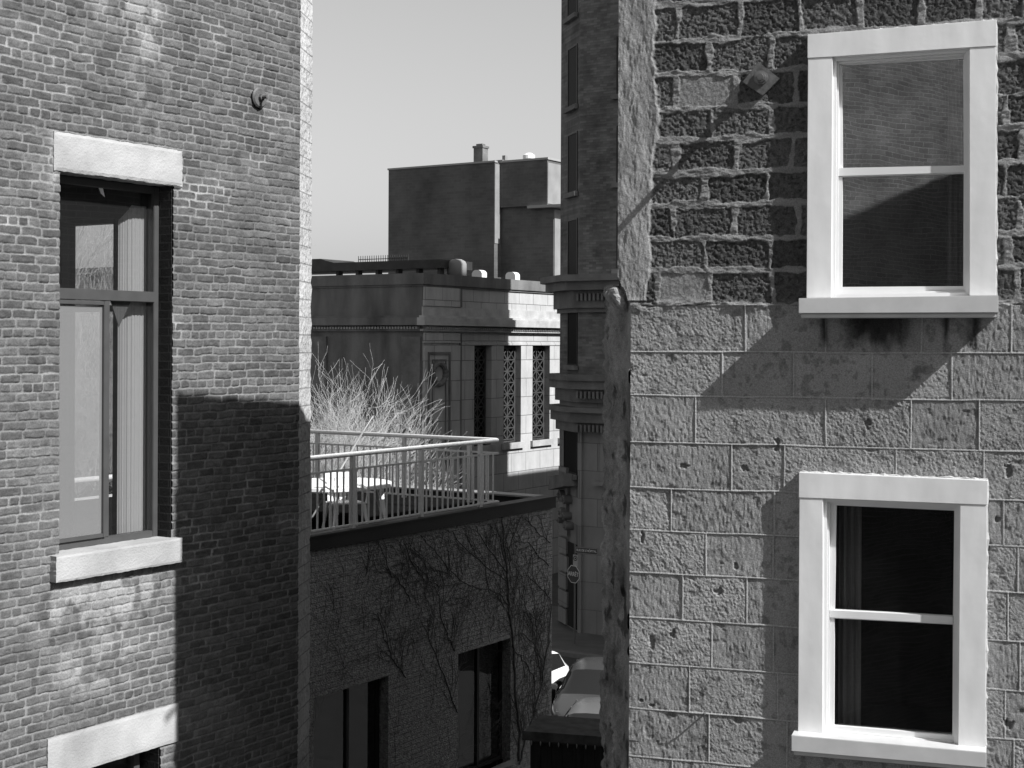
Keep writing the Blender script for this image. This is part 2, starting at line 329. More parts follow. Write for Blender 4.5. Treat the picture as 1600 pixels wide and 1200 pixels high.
def brick_fn(X, Z):
    wx = X + (fbm(X, Z, .09, seed=3) - .5) * .018 + (fbm(X, Z, .7, seed=5) - .5) * .03
    wz = Z + (fbm(X, Z, .14, .14, seed=8) - .5) * .020 + (fbm(X, Z, .9, .9, seed=9) - .5) * .018
    row = np.floor((wz - hz) / COURSE + .5); fz = ((wz - hz) / COURSE + .5 - row) * COURSE
    head = (np.mod(row, 6) == 0)
    L = np.where(head, .098, .196)
    rowj = hashf(row, row * 0 + 3, 11)
    uu = wx / L + rowj * .8 + np.where(np.mod(row, 2) == 0, .5, 0)
    col = np.floor(uu); fx = (uu - col)
    j0 = (hashf(col, row, 21) - .5) * .16; j1 = (hashf(col + 1, row, 21) - .5) * .16
    fx = fx - j0 * (1 - fx) - j1 * fx
    dx = np.minimum(fx, 1 - fx) * L; dz = np.minimum(fz, COURSE - fz)
    g_ = .0068 + (fbm(X, Z, .05, seed=14) - .5) * .011
    rr = .012
    ax = np.maximum(g_ + rr - dx, 0); az = np.maximum(g_ + rr - dz, 0)
    d = rr - np.sqrt(ax * ax + az * az)
    b = sst(-.0035, .0035, d)
    rnd = hashf(col, row, 33); rnd2 = hashf(col, row, 57)
    pat = sst(.66, .8, fbm(X, Z, .35, seed=61))     # washed, repointed patches
    # pale efflorescence below the sill and in a column over the lintel
    def blob(px, py, sx_, sz_):
        a_, b_ = u(px, py); return np.exp(-((X - a_) / sx_) ** 2 - ((Z - b_) / sz_) ** 2)
    eff = blob(150, 945, .55, .22) + .9 * blob(215, 915, .4, .12) + .7 * blob(230, 40, .16, .9) + .8 * blob(150, 1040, .5, .18) + .6 * blob(185, 15, .35, .16) + .8 * blob(85, 250, .05, .3)
    eff = np.clip(eff * 1.5 * sst(.3, .62, fbm(X, Z, .10, .16, seed=71, o=5)), 0, 1)
    rough = (fbm(X, Z, .03, seed=41) - .5) * .006
    chip = sst(.70, .78, fbm(X, Z, .035, seed=43)) * .005
    h = b * (.009 + (rnd2 - .5) * .006 + rough - chip) + (1 - b) * (fbm(X, Z, .02, seed=44) - .5) * .005
    h = h + pat * (1 - b) * .006 + (fbm(X, Z, 1.2, seed=46) - .5) * .02
    bt = .070 + .046 * rnd ** 1.2; bt = np.where(rnd > .93, bt * .55, bt)
    bt = bt * (.55 + .9 * fbm(X, Z, .05, .03, seed=81, o=5))
    bt = bt + .03 * sst(.55, .75, fbm(X, Z, .9, .5, seed=88))
    mt = .185 * (.55 + .7 * fbm(X, Z, .15, seed=90)) * (1 + .5 * pat)
    drt = sst(.5, .8, fbm(X, Z, .6, seed=95)); mt = mt * (1 - .35 * drt)
    tone = b * bt + (1 - b) * mt
    eff = eff * (.55 + .6 * hashf(col, row, 77)); tone = tone * (1 - eff * .6) + eff * .6 * .34
    return h, np.clip(tone, .01, .8)
holes = [[(OX0, OZ0), (OX1, OZ0), (OX1, OZ1), (OX0, OZ1)], [(O2X0, LZ0 - 1), (O2X1, LZ0 - 1), (O2X1, O2Z1), (O2X0, O2Z1)]]
xs = np.arange(-4.1, 0.001, .0072); zs = np.arange(LZ0, LZ1, .0058)
heightfield('wall', xs, zs, brick_fn, holes, M['brick_fine'], LB)
# jambs, soffit and cheeks of the openings, the unseen rest of the building
D1 = .155
j = MB(); j.box(OX1 - .006, OX1 + .10, 0.012, D1 + .06, OZ0 - .05, OZ1 + .02); j.build('window_jamb', M['brick_jamb_shade'], LB); j = MB(); j.box(OX0 - .1, OX0 + .004, .012, D1 + .06, OZ0 - .05, OZ1 + .02)
j.build('window_jamb', M['brick_jamb_shade'], LB); j = MB(); j.box(O2X1 - .004, O2X1 + .1, .012, D1 + .06, LZ0, O2Z1 + .02)
j.build('window_jamb', M['brick_jamb_shade'], LB)
ex, ez = LF.uv(485, 500)
LEN = 4.15
rest = MB()
BX0, BW_, BH = -12.0, 8.0, 16.0
BT = H + 3.38
rest.box(BX0, -4.09, 0.0, .35, 0, BH); rest.box(-4.095, 0, 0.0, .35, BT, BH); rest.box(-4.095, 0, 0, .35, 0, LZ0 + .01)
rest.build('outer_wall', M['brick'], LB)
# return face, not square to the front: pale rough stone
Lr = .46
ret = MB()
zq = np.arange(0, BH, .055); nq = 14
rd = (.10, .995); rdl = (rd[0] * e1[0] + rd[1] * e1[1], -(rd[0] * n1[0] + rd[1] * n1[1]))
vs = []; rs_ = random.Random(4)
for i, z in enumerate(zq):
    ed = (rs_.random() - .5) * .03
    for kk in range(nq):
        t_ = kk / (nq - 1) * (Lr + ed * (kk / (nq - 1)))
        o_ = (rs_.random() - .5) * .022 * (0 if kk == 0 else 1)
        vs.append((rdl[0] * t_ + o_ * .9, rdl[1] * t_ + .0 + o_ * .1, z))
fs = [(i * nq + kk, i * nq + kk + 1, (i + 1) * nq + kk + 1, (i + 1) * nq + kk) for i in range(len(zq) - 1) for kk in range(nq - 1)]
ret.add(vs, fs)
o = ret.build('corner_return', M['whitestone'], LB); o['label'] = 'pale rough stone corner face'
# end wall (towards the terrace) with its own tall window opening, seen through the room
ew = MB(); ex0 = rdl[0] * Lr
wz0, wz1 = LF.uv(150, 845, 3)[1] - .25, H + .0
EF = Frame(*LF.w(0, 0)[:2], TL + R(90))     # local x runs inward from the corner
e_a = EF.uv(208, 400, 0)[0]; e_b = EF.uv(118, 400, 0)[0]; e_top = EF.uv(148, 346, 0)[1]
e_bot = EF.uv(148, 850, 0)[1]
ew.box(-.25, 0, .04, e_a, 0, BH); ew.box(-.25, 0, e_b, BW_, 0, BH); ew.box(-.25, 0, e_a, e_b, e_top, BH); ew.box(-.25, 0, e_a, e_b, 0, e_bot)
ew.box(0, rdl[0] * Lr * .98, rdl[1] * Lr, rdl[1] * Lr + .2, 0, BH)
ew.box(BX0, -.25, BW_ - .3, BW_, 0, BH); ew.box(BX0, BX0 + .3, .35, BW_ - .3, 0, BH)
ew.box(BX0, 0, .35, BW_, BH, BH + .2)
ew.build('side_wall', M['room'], LB)
rm = MB(); fz_ = OZ0 - .75
rm.box(-6.5, -.26, .36, 5.0, fz_ - .2, fz_); rm.box(-6.5, -.26, .36, 5.0, OZ1 + .25, OZ1 + .45)
rm.box(-6.5, -.26, 5.0, 5.2, fz_, OZ1 + .3); rm.box(-6.7, -6.5, .36, 5.2, fz_, OZ1 + .3)
rm.box(-6.5, OX0 - .05, .20, .34, fz_, OZ1 + .25); rm.box(OX1 + .08, -.26, .20, .34, fz_, OZ1 + .25); rm.box(OX0 - .05, OX1 + .08, .22, .34, OZ1 + .03, OZ1 + .25)
rm.build('room', M['room'], LB)
bw2 = MB()
for za_, zb_ in ((e_bot, e_bot + .05), (OZ0 + (OZ1 - OZ0) * .66, OZ0 + (OZ1 - OZ0) * .66 + .06), (e_top - .05, e_top)): bw2.box(-.2, -.1, e_a, e_b, za_, zb_)
bw2.box(-.2, -.1, e_a, e_a + .03, e_bot, e_top); bw2.box(-.2, -.1, e_b - .03, e_b, e_bot, e_top)
w = bw2.build('window', M['frame'], LB)
# front window: frame, sashes, glass, curtain
def rect_frame(mb, x0, x1, z0, z1, y0, y1, w_, wt=None, wb=None):
    wt = wt or w_; wb = wb or w_
    mb.box(x0, x0 + w_, y0, y1, z0, z1); mb.box(x1 - w_, x1, y0, y1, z0, z1)
    mb.box(x0 + w_, x1 - w_, y0, y1, z1 - wt, z1); mb.box(x0 + w_, x1 - w_, y0, y1, z0, z0 + wb)
tz = LF.uv(170, 461, D1)[1]; mx_ = LF.uv(168, 600, D1)[0]
wf = MB(); rect_frame(wf, OX0 - .03, OX1 - .002, OZ0 + .002, OZ1 - .003, D1, D1 + .07, .055)
wf.box(OX0 + .02, OX1 - .05, D1 - .004, D1 + .066, tz - .045, tz + .04)
wf.box(mx_ - .02, mx_ + .02, D1 - .002, D1 + .064, OZ0 + .057, tz - .045)
W1 = wf.build('window', M['frame'], LB, bevel=.004); W1['label'] = 'tall grey framed window with three panes and a pale curtain'
sf = MB(); rect_frame(sf, OX0 + .028, mx_ - .024, OZ0 + .06, tz - .049, D1 - .02, D1 + .03, .032)
sf.build('sash', M['frame'], W1, bevel=.003)
gp = MB(); gp.box(OX0 + .02, OX1 - .05, D1 + .03, D1 + .038, tz + .03, OZ1 - .05); gp.build('pane', M['glass'], W1)
gp = MB(); gp.box(mx_ + .01, OX1 - .05, D1 + .03, D1 + .038, OZ0 + .05, tz - .04); gp.build('pane', M['glass'], W1)
gp = MB(); gp.box(OX0 + .05, mx_ - .05, D1 + .0, D1 + .008, OZ0 + .08, tz - .07); gp.build('pane', M['glass_sheen'], W1)
# curtain hanging against the window
ca, cb_ = LF.uv(190, 500, .29)[0], min(LF.uv(236, 500, .27)[0], OX1 - .03); ctop = LF.uv(215, 322, .28)[1]
cm = MB(); nn = 60; vs = []
for i in range(nn + 1):
    t = i / nn; x = ca + (cb_ - ca) * t
    y = .33 - .06 * math.sin(min(1, t * 2.2) * math.pi / 2) +   .0035 * math.sin(t * 95) + .003 * math.sin(t * 41 + 1)
    vs += [(x, y, fz_ + .05), (x, y, ctop + (.0 if t > .35 else -(0.35 - t) * .35))]
cm.add(vs, [(2 * i, 2 * i + 2, 2 * i + 3, 2 * i + 1) for i in range(nn)])
cm.build('curtain', M['curtain'], W1, smooth=True)
pn = MB(); p0, p1, p2 = LF.uv(173, 470, .2), LF.uv(205, 470, .2), LF.uv(186, 511, .2)
pn.prism([p0, p2, p1], .20, .206); pn.build('pennant', M['dimcurtain'], W1)
pn = MB(); q = LF.uv(158, 300, D1 + .02); pn.prism([(q[0] - .02, q[1] + .03), (q[0] + .0, q[1] - .01), (q[0] + .04, q[1] - .035), (q[0] + .02, q[1] + .03)], D1 + .022, D1 + .026); pn.build('sticker', M['paper'], W1)
# lintels and sill
def quadf(F_, pts, off=0): return [F_.uv(px, py, off) for px, py in pts]
lt = MB()
P_ = quadf(LF, [(82, 266), (283, 289), (283, 235), (82, 206)])
xl0, xl1 = P_[0][0], P_[1][0]; zb_ = OZ1 + .003; zt_ = (P_[2][1] + P_[3][1]) / 2
def roughslab(mb, x0, x1, y0, y1, z0, z1, amp=.006, nx=40, nz=12, seed=1):
    rr = random.Random(seed); base = len(mb.v); vs = []
    for jz in range(nz + 1):
        for ix in range(nx + 1):
            ed = (ix in (0, nx)) or (jz in (0, nz))
            vs.append((x0 + (x1 - x0) * ix / nx + ((rr.random() - .5) * amp if ed else 0), y0 + (rr.random() - .5) * amp * .16 + (amp * .8 if ed else 0),
                       z0 + (z1 - z0) * jz / nz + ((rr.random() - .5) * amp * .8 if ed else 0)))
    n = (nx + 1) * (nz + 1); vs += [(v[0], y1, v[2]) for v in vs]
    W_ = nx + 1; fs = [(jz * W_ + ix, jz * W_ + ix + 1, (jz + 1) * W_ + ix + 1, (jz + 1) * W_ + ix) for jz in range(nz) for ix in range(nx)]
    ring = [ix for ix in range(W_)] + [jz * W_ + nx for jz in range(1, nz + 1)] + [nz * W_ + ix for ix in range(nx - 1, -1, -1)] + [jz * W_ for jz in range(nz - 1, 0, -1)]
    fs += [(ring[i], ring[i] + n, ring[(i + 1) % len(ring)] + n, ring[(i + 1) % len(ring)]) for i in range(len(ring))]
    mb.add(vs, fs)
roughslab(lt, xl0, xl1, -.022, .16, zb_, zt_, .009, seed=2)
o = lt.build('lintel', M['lintel'], LB); o['label'] = 'pale chipped stone lintel over the tall window'
lt = MB(); P_ = quadf(LF, [(72, 1210), (276, 1155), (276, 1099), (72, 1154)]); zt2 = (P_[2][1] + P_[3][1]) / 2
roughslab(lt, P_[0][0], P_[1][0], -.022, .16, O2Z1 - .003, zt2, .004, seed=3)
o = lt.build('lintel', M['lintel'], LB); o['label'] = 'smooth pale stone lintel at the bottom of the wall'
sl = MB(); P_ = quadf(LF, [(87, 912), (284, 877), (284, 848), (87, 882)], -.07)
sz0, sz1 = (P_[0][1] + P_[1][1]) / 2, OZ0 + .004
roughslab(sl, P_[0][0], P_[1][0], -.08, .16, sz0, sz1, .006, seed=5)
sl.build('sill', M['lintel'], W1)
w2 = MB(); rect_frame(w2, O2X0, O2X1 - .07, LZ0, O2Z1 - .01, D1, D1 + .07, .06)
o2 = w2.build('window', M['frame'], LB); gp = MB(); gp.box(O2X0 + .05, O2X1 - .12, D1 + .03, D1 + .038, LZ0, O2Z1 - .06); gp.build('pane', M['glass'], o2)
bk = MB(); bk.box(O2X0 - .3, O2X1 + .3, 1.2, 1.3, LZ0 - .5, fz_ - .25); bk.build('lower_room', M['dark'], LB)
# tie-rod washer on the brick wall
x_, z_ = LF.uv(402, 153)
tw = empty('tie_rod_anchor', loc=LF.w(x_, -.015, z_), rz=TL)
tag(tw, 'round rusty anchor washer with a nut on the left brick wall', 'wall anchor')
m_ = MB(); m_.lathe([(.085, 0), (.088, -.012), (.075, -.024), (.0, -.026)], (0, 0, 0), 28, 'y'); m_.build('washer', M['steel'], tw, smooth=False)
m_ = MB(); m_.lathe([(.03, -.02), (.03, -.05), (.016, -.052), (.016, -.10), (.0, -.10)], (0, 0, 0), 6, 'y'); m_.build('nut', M['steel'], tw)
# ------------------------------------------------------------------ RIGHT STONE BUILDING
tR = (math.cos(TR), math.sin(TR))
# corner depth from the edge of its own shadow on the brick wall
ks = online(XL0, YL0, e1, 276); PX, PY = XL0 + e1[0] * ks, YL0 + e1[1] * ks
kc = (969 - CX) / FPX; ta = math.tan(AZ)
YC = (PY - ta * PX) / (1 - ta * kc); XC = kc * YC
s0 = online(XC, YC, tR, 985)
RF = Frame(XC + tR[0] * s0, YC + tR[1] * s0, TR)
RB = tag(empty('stone_building', RF), 'rough stone and block building at the right with two white framed sash windows', 'building')
u = RF.uv
xj = u(969, 300)[0]
H_low = [477, 549, 617, 690, 761, 827, 893, 964, 1035, 1106, 1181, 1255]
zl = [u(985, y)[1] for y in H_low]
drop = [(u(1595, yy)[1] - u(985, y)[1]) / (u(1595, yy)[0]) for y, yy in ((617, 631), (690, 709))]
V_low = [[1165, 1290, 1440, 1580], [1129, 1240, 1363, 1487], [1087, 1290, 1423, 1530], [1143, 1225, 1400, 1537], [1049, 1210, 1390, 1568], [1103, 1208, 1400, 1590],
         [1066, 1167, 1400, 1575], [1112, 1209, 1400, 1594], [1077, 1215, 1400, 1571], [1108, 1230, 1420, 1585], [1050, 1190, 1380, 1562]]
H_up = [-48, 5, 62, 115, 169, 218, 270, 320, 373, 423, 477]
zu = [u(1100, y)[1] for y in H_up]
V_up = [[1040, 1130, 1220, 1310, 1400, 1490, 1575], [1059, 1156, 1250, 1345, 1440, 1530, 1600], [1108, 1205, 1300, 1390, 1480, 1578], [1056, 1150, 1245, 1340, 1430, 1520, 1610],
        [1112, 1205, 1300, 1390, 1480, 1572], [1056, 1149, 1238, 1330, 1420, 1510, 1598], [1101, 1198, 1290, 1390, 1480, 1572], [1052, 1149, 1248, 1340, 1430, 1520, 1592],
        [1101, 1204, 1290, 1390, 1480, 1575], [1026, 1108, 1207, 1300, 1400, 1500, 1590]]
sc_up = u(1028, 0)[0]; sc_dn = u(1014, 420)[0]; z_top0 = u(1028, 0)[1]; z_bot0 = u(1014, 420)[1]
light_block = (2, u(1062, 140)[0], u(1150, 140)[0])
pit_pts = [(1070, 728, .035, .02), (1163, 733, .03, .02), (1018, 1005, .018, .05), (1050, 990, .02, .03), (1122, 925, .03, .03), (1004, 840, .012, .04), (1213, 700, .02, .02), (1575, 735, .02, .04), (1558, 812, .02, .015), (1576, 1133, .03, .03), (1215, 690, .02, .02), (1150, 885, .012, .03), (1355, 662, .02, .03), (1002, 1095, .02, .01), (1018, 1103, .02, .012)]
def stone_fn(X, Z):
    tilt = .0
    wob = (fbm(X, Z, .5, .5, seed=103) - .5) * .012
    # lower ashlar
    Zl = Z + wob; hl = np.full(X.shape, 9.0); idl = np.zeros(X.shape)
    for i in range(len(zl) - 1):
        inr = (Zl <= zl[i]) & (Zl > zl[i + 1])
        d = np.minimum(zl[i] - Zl, Zl - zl[i + 1]); k_ = np.zeros(X.shape)
        for jn, px in enumerate(V_low[i]):
            xv = u(px, (H_low[i] + H_low[i + 1]) / 2)[0]
            d = np.minimum(d, np.abs(X - xv + (vn(X, Z, .3, seed=107) - .5) * .006)); k_ += (X > xv)
        hl = np.where(inr, d, hl); idl = np.where(inr, i * 10 + k_, idl)
    rs1 = hashf(idl, idl * 0, 201); rs2 = hashf(idl, idl * 0 + 1, 202)
    jl = 1 - sst(.0035, .0065, hl); groove = (1 - sst(.007, .014, hl)) * (1 - jl)
    dirs = fbm(X + Z * .4, Z - X * .2, .011, .015, seed=211, o=3, gain=.8); vert = fbm(X, Z, .012, .035, seed=213, o=3)
    tool = np.where(rs1 > .45, dirs, vert * .8 + dirs * .2)
    amp = .0062 + .0035 * rs2
    pit = 1 - sst(.30, .40, fbm(X, Z, .045, .05, seed=221, o=4)); bigp = 1 - sst(.21, .28, fbm(X, Z, .14, .10, seed=223, o=4))
    hL = (tool - .5) * amp + (fbm(X, Z, .4, seed=225) - .5) * .008 + (rs2 - .5) * .004 - pit * .0018 - bigp * .004
    hL = hL * (1 - jl) - groove * .002 + jl * (.0045 + (fbm(X, Z, .05, seed=227) - .5) * .003)
    tl = (.25 + .06 * (rs1 - .5)) * (.80 + .4 * fbm(X, Z, .25, seed=231, o=5)) * (.82 + .36 * dirs)
    tl = tl * (1 - .3 * pit) * (1 - .25 * bigp); tl = tl * (1 - groove * .12); tl = tl * (1 - jl) + jl * .315
    for px, py, sx_, sz_ in pit_pts:
        a_, b_ = u(px, py); q_ = ((X - a_) / sx_) ** 2 + ((Z - b_) / sz_) ** 2 + (fbm(X, Z, .02, seed=235, o=5) - .5) * 3.6
        e_ = 1 - sst(.5, 1.3, q_); hL = hL - e_ * .012; tl = tl * (1 - .4 * e_)
    # damp stain under the upper sill
    for px, wd in ((1288, .022), (1372, .21), (1478, .02), (1522, .03)):
        a_, b_ = u(px, 500); st = np.exp(-(np.abs(X - a_ + (fbm(X, Z, .05, .2, seed=239) - .5) * .05) / wd) ** (6 if wd > .1 else 2)) * sst(-.22, -.08, Z - b_ + (fbm(X, Z, .04, .12, seed=237) - .5) * .12) * (Z < b_ + .05)
        tl = tl * (1 - .85 * np.clip(st, 0, 1))
    # upper blocks
    Zu = Z + (fbm(X, Z, .25, .25, seed=301) - .5) * .022; du = np.full(X.shape, 9.0); idu = np.zeros(X.shape)
    for i in range(len(zu) - 1):
        inr = (Zu <= zu[i]) & (Zu > zu[i + 1])
        d = np.minimum(zu[i] - Zu, Zu - zu[i + 1]); k_ = np.zeros(X.shape)
        for px in V_up[i]:
            xv = u(px, (H_up[i] + H_up[i + 1]) / 2)[0]; d = np.minimum(d, np.abs(X - xv + (fbm(X, Z, .12, seed=303) - .5) * .03) * 1.0); k_ += (X > xv)
        du = np.where(inr, d, du); idu = np.where(inr, 500 + i * 10 + k_, idu)
    ru = hashf(idu, idu * 0, 305); ru2 = hashf(idu, idu * 0 + 2, 306)
    du2 = du + (fbm(X, Z, .06, seed=307, o=5) - .5) * .040 + (fbm(X, Z, .26, .2, seed=308) - .5) * .045
    blk = sst(.0175, .0225, du2)
    rg = fbm(X, Z, .018, .018, seed=311, o=3, gain=.6); hole = 1 - sst(.30, .42, fbm(X, Z, .016, .016, seed=313, o=3))
    i_lb, xa_, xb_ = light_block; lb = ((idu == 500 + i_lb * 10 + 9) | ((Zu <= zu[3]) & (Zu > zu[4]) & (X > u(1056, 140)[0]) & (X < u(1150, 140)[0])))
    smooth_ = lb | (idu == 500 + 9 * 10 + 1)
    hB = -.006 + (ru - .5) * .006 + (rg - .5) * np.where(smooth_, .005, .013) - hole * np.where(smooth_, 0, .005)
    tB = (.058 + .055 * ru2 ** 1.5) * (.6 + .8 * rg); tB = np.where(smooth_, .20 * (.8 + .4 * rg), tB) * (1 - .3 * hole)
    hM = .001 + (fbm(X, Z, .07, .03, seed=321, o=5, gain=.6) - .5) * .020; tM = .185 * (.7 + .6 * fbm(X, Z, .12, .05, seed=323, o=5))
    hU = blk * hB + (1 - blk) * hM; tU = blk * tB + (1 - blk) * tM
    # stucco on the corner
    edge = sc_dn + (sc_up - sc_dn) * (Z - z_bot0) / (z_top0 - z_bot0) + (fbm(X * 0 + 3, Z, .22, seed=331, o=5) - .5) * .12 + (fbm(X, Z, .06, seed=332) - .5) * .03
    stc = sst(-.008, .008, edge - X) * (Z > u(1000, 470)[1])
    hS = .012 + (fbm(X, Z, .06, .16, seed=341, o=5) - .5) * .015 + (fbm(X, Z, .012, .03, seed=343, o=3) - .5) * .006
    tS = .235 * (.72 + .56 * fbm(X, Z, .10, .4, seed=345, o=5)); tS = tS * (1 - .25 * sst(.55, .7, fbm(X, Z, .4, seed=347)))
    hU = hU * (1 - stc) + hS * stc; tU = tU * (1 - stc) + tS * stc
    bnd = zu[-1] + (fbm(X, Z * 0, .18, seed=351) - .5) * .05; up = sst(-.006, .006, Z - bnd)
    lip = np.exp(-((Z - bnd) / .035) ** 2) * sst(.35, .6, fbm(X, Z, .15, .05, seed=353, o=4))
    h = hU * up + hL * (1 - up) + lip * .014
    t = tU * up + tl * (1 - up); t = t * (1 - lip * .3) + lip * .3 * .2
    return h, np.clip(t, .01, .8)
# window geometry, taken as the real (slightly out of square) quads on this wall
CP = .060
def Q(pts, off): return [RF.uv(px, py, off) for px, py in pts]
WIN = [dict(out=[(1260, 466), (1556.5, 461.8), (1556.7, 30.3), (1262.5, 54)], inn=[(1299, 465), (1514.6, 462), (1514.6, 74.5), (1301, 89)],
            gl=[(1316, 448.5), (1505, 447), (1505, 92), (1316, 102)], mr=(263, 275.5, 259, 270), glm='glass2',
            sill=[(1248, 489.6), (1560, 488.5), (1560, 461.5), (1248, 466)], lab='upper sash window in a white metal casing'),
       dict(out=[(1246.7, 1150), (1539.6, 1175), (1542.5, 750.5), (1249, 738)], inn=[(1285.4, 1152), (1496.7, 1171.5), (1500, 787.5), (1286, 779)],
            gl=[(1303.5, 1133), (1488.5, 1148), (1491, 798), (1307, 789.6)], mr=(953, 964.6, 962.5, 974), glm='glass_low',
            sill=[(1236.7, 1173), (1541, 1199), (1541, 1175), (1236.7, 1148)], lab='lower sash window in a white metal casing with a dented head')]
holesR = [Q([(a_ + (3 if i in (0, 3) else -3), b_ + (-3 if i < 2 else 3)) for i, (a_, b_) in enumerate(w_['inn'])], 0) for w_ in WIN]
RX1 = u(1640, 600)[0] + .1
xs = np.arange(xj - .012, RX1, .0046); zs = np.arange(H - 2.95, H + 2.55, .0046)
zcut = u(985, 452)[1]
zk0, zk1 = u(985, 474)[1], u(965, 436)[1]
cutn = lambda z: (0.012 * np.sin(z * 9) + .010 * np.sin(z * 23))
heightfield('wall', xs, zs, stone_fn, holesR, M['stone_fine'], RB, keep=lambda x, z: (x > 0) | (z > zk0 + (zk1 - zk0) * np.clip(x / xj, 0, 1) + .012 * np.sin(x * 130)))
# the wall's rough left return (in its own shade), then the square back part
ztopF, ztopB = H + 3.30, H + 2.79
def side(name, pa, pb, z0, z1a, z1b, m, amp, nx=26, dz=.03, seed=1, zoff=0):
    """rough vertical face from pa to pb (local xy)"""
    ax, ay = pa; bx, by = pb; dxx, dyy = bx - ax, by - ay; Ls = math.hypot(dxx, dyy); nxn, nyn = dyy / Ls, -dxx / Ls
    nz = int((max(z1a, z1b) - z0) / dz) + 1
    U_, Z_ = np.meshgrid(np.linspace(0, 1, nx), np.linspace(0, 1, nz + 1))
    top = z1a + (z1b - z1a) * U_; Zz = z0 + (top - z0) * Z_
    hh = (fbm(U_ * Ls, Zz, .16, .14, seed=seed, o=6, gain=.7) - .5) * amp * np.clip(U_ * 6 - .5, 0, 1) + (fbm(U_ * Ls, Zz, .05, .05, seed=seed + 21, o=4) - .5) * .045 * np.clip(U_ * 6 - .5, 0, 1)
    hh = hh - .015 * sst(.62, .7, fbm(U_ * Ls, Zz, .14, .2, seed=seed + 9, o=4))
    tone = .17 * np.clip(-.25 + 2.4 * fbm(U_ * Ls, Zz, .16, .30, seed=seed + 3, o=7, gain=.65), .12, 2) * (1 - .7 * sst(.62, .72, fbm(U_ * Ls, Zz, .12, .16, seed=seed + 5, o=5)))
    eo = (fbm(U_ * 0 + 1, Zz, .2, .2, seed=seed + 7, o=5) - .5) * amp * 1.1 * U_
    vx = ax + dxx * U_ + nxn * hh + dxx / Ls * eo; vy = ay + dyy * U_ + nyn * hh + dyy / Ls * eo
    mb_ = MB(); vsx = list(zip(vx.ravel().tolist(), vy.ravel().tolist(), Zz.ravel().tolist()))
    W_ = nx; mb_.add(vsx, [(j_ * W_ + i_, j_ * W_ + i_ + 1, (j_ + 1) * W_ + i_ + 1, (j_ + 1) * W_ + i_) for j_ in range(nz) for i_ in range(nx - 1)])
    o_ = mb_.build(name, m, RB, smooth=False)
    a__ = o_.data.attributes.new('tone', 'FLOAT', 'POINT'); a__.data.foreach_set('value', tone.astype(np.float32).ravel())
    return o_
back = (-.235, .972)      # world direction of the return face
bl = (back[0] * tR[0] + back[1] * tR[1], -back[0] * tR[1] + back[1] * tR[0])
Lb = .58
while True:
    X_, Y_, _ = RF.w(bl[0] * Lb, bl[1] * Lb)
    if CX + FPX * X_ / Y_ < 947 or Lb > 1.5: break
    Lb += .01
pB = (bl[0] * Lb, bl[1] * Lb)
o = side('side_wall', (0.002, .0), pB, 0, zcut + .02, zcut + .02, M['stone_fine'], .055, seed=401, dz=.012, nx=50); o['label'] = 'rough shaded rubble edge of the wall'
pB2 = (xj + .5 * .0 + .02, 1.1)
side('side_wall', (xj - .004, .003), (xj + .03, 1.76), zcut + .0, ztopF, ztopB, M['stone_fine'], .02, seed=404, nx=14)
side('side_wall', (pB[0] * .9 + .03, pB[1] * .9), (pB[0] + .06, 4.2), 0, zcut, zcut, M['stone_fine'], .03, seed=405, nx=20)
# unseen core, roof and the rest of the facade
cr = MB()
cr.prismz([(.14, .05), (RX1 + 3.5, .05), (RX1 + 3.5, .29), (.14, .29)], 0, H - 2.94)
cr.prismz([(xj + .0, .012, ztopF), (RX1 + 3.5, .012, ztopF), (RX1 + 3.5, 1.76, ztopB), (xj + .05, 1.76, ztopB)], H + 2.54, H + 3)
cr.box(RX1 - .01, RX1 + 3.5, .0, .3, H - 2.94, H + 2.54); cr.box(RX1 + 3.2, RX1 + 3.49, .3, 4.2, 0, H + 2.5)
cr.prismz([(xj + .05, 1.761, ztopB), (RX1 + 3.5, 1.761, ztopB), (RX1 + 3.5, 4.2, H + 2.85), (xj + .1, 4.2, H + 2.85)], 0, H + .3)
cr.build('rear_wall', M['brick'], RB)
# broken stone knob on the corner
kb = MB(); rk = random.Random(5)
c0 = u(962, 460, -.0); import bmesh
bmk = bmesh.new(); bmesh.ops.create_icosphere(bmk, subdivisions=4, radius=1)
for v in bmk.verts:
    c_ = v.co; n_ = float(fbm(np.array([c_.x * .9 + 3]), np.array([c_.z * .9 + c_.y * 2.1]), .5, seed=9, o=4)[0]) - .5
    v.co = Vector((c_.x * .105, c_.y * .15, c_.z * .12)) * (1 + n_ * .9)
    if v.co.z > .055: v.co.z = .055 + (v.co.z - .055) * .3
    v.co.x += max(0, -v.co.z) * .55 - .01
me = bpy.data.meshes.new('corner_stone'); bmk.to_mesh(me); bmk.free(); me.materials.append(M['rubble'])
o = bpy.data.objects.new('corner_stone', me); C.objects.link(o); o.parent = RB; o.location = (c0[0] + .0, .115, c0[1]); o.scale = (1.0, .8, .95); o['label'] = 'broken stone lump jutting from the corner'
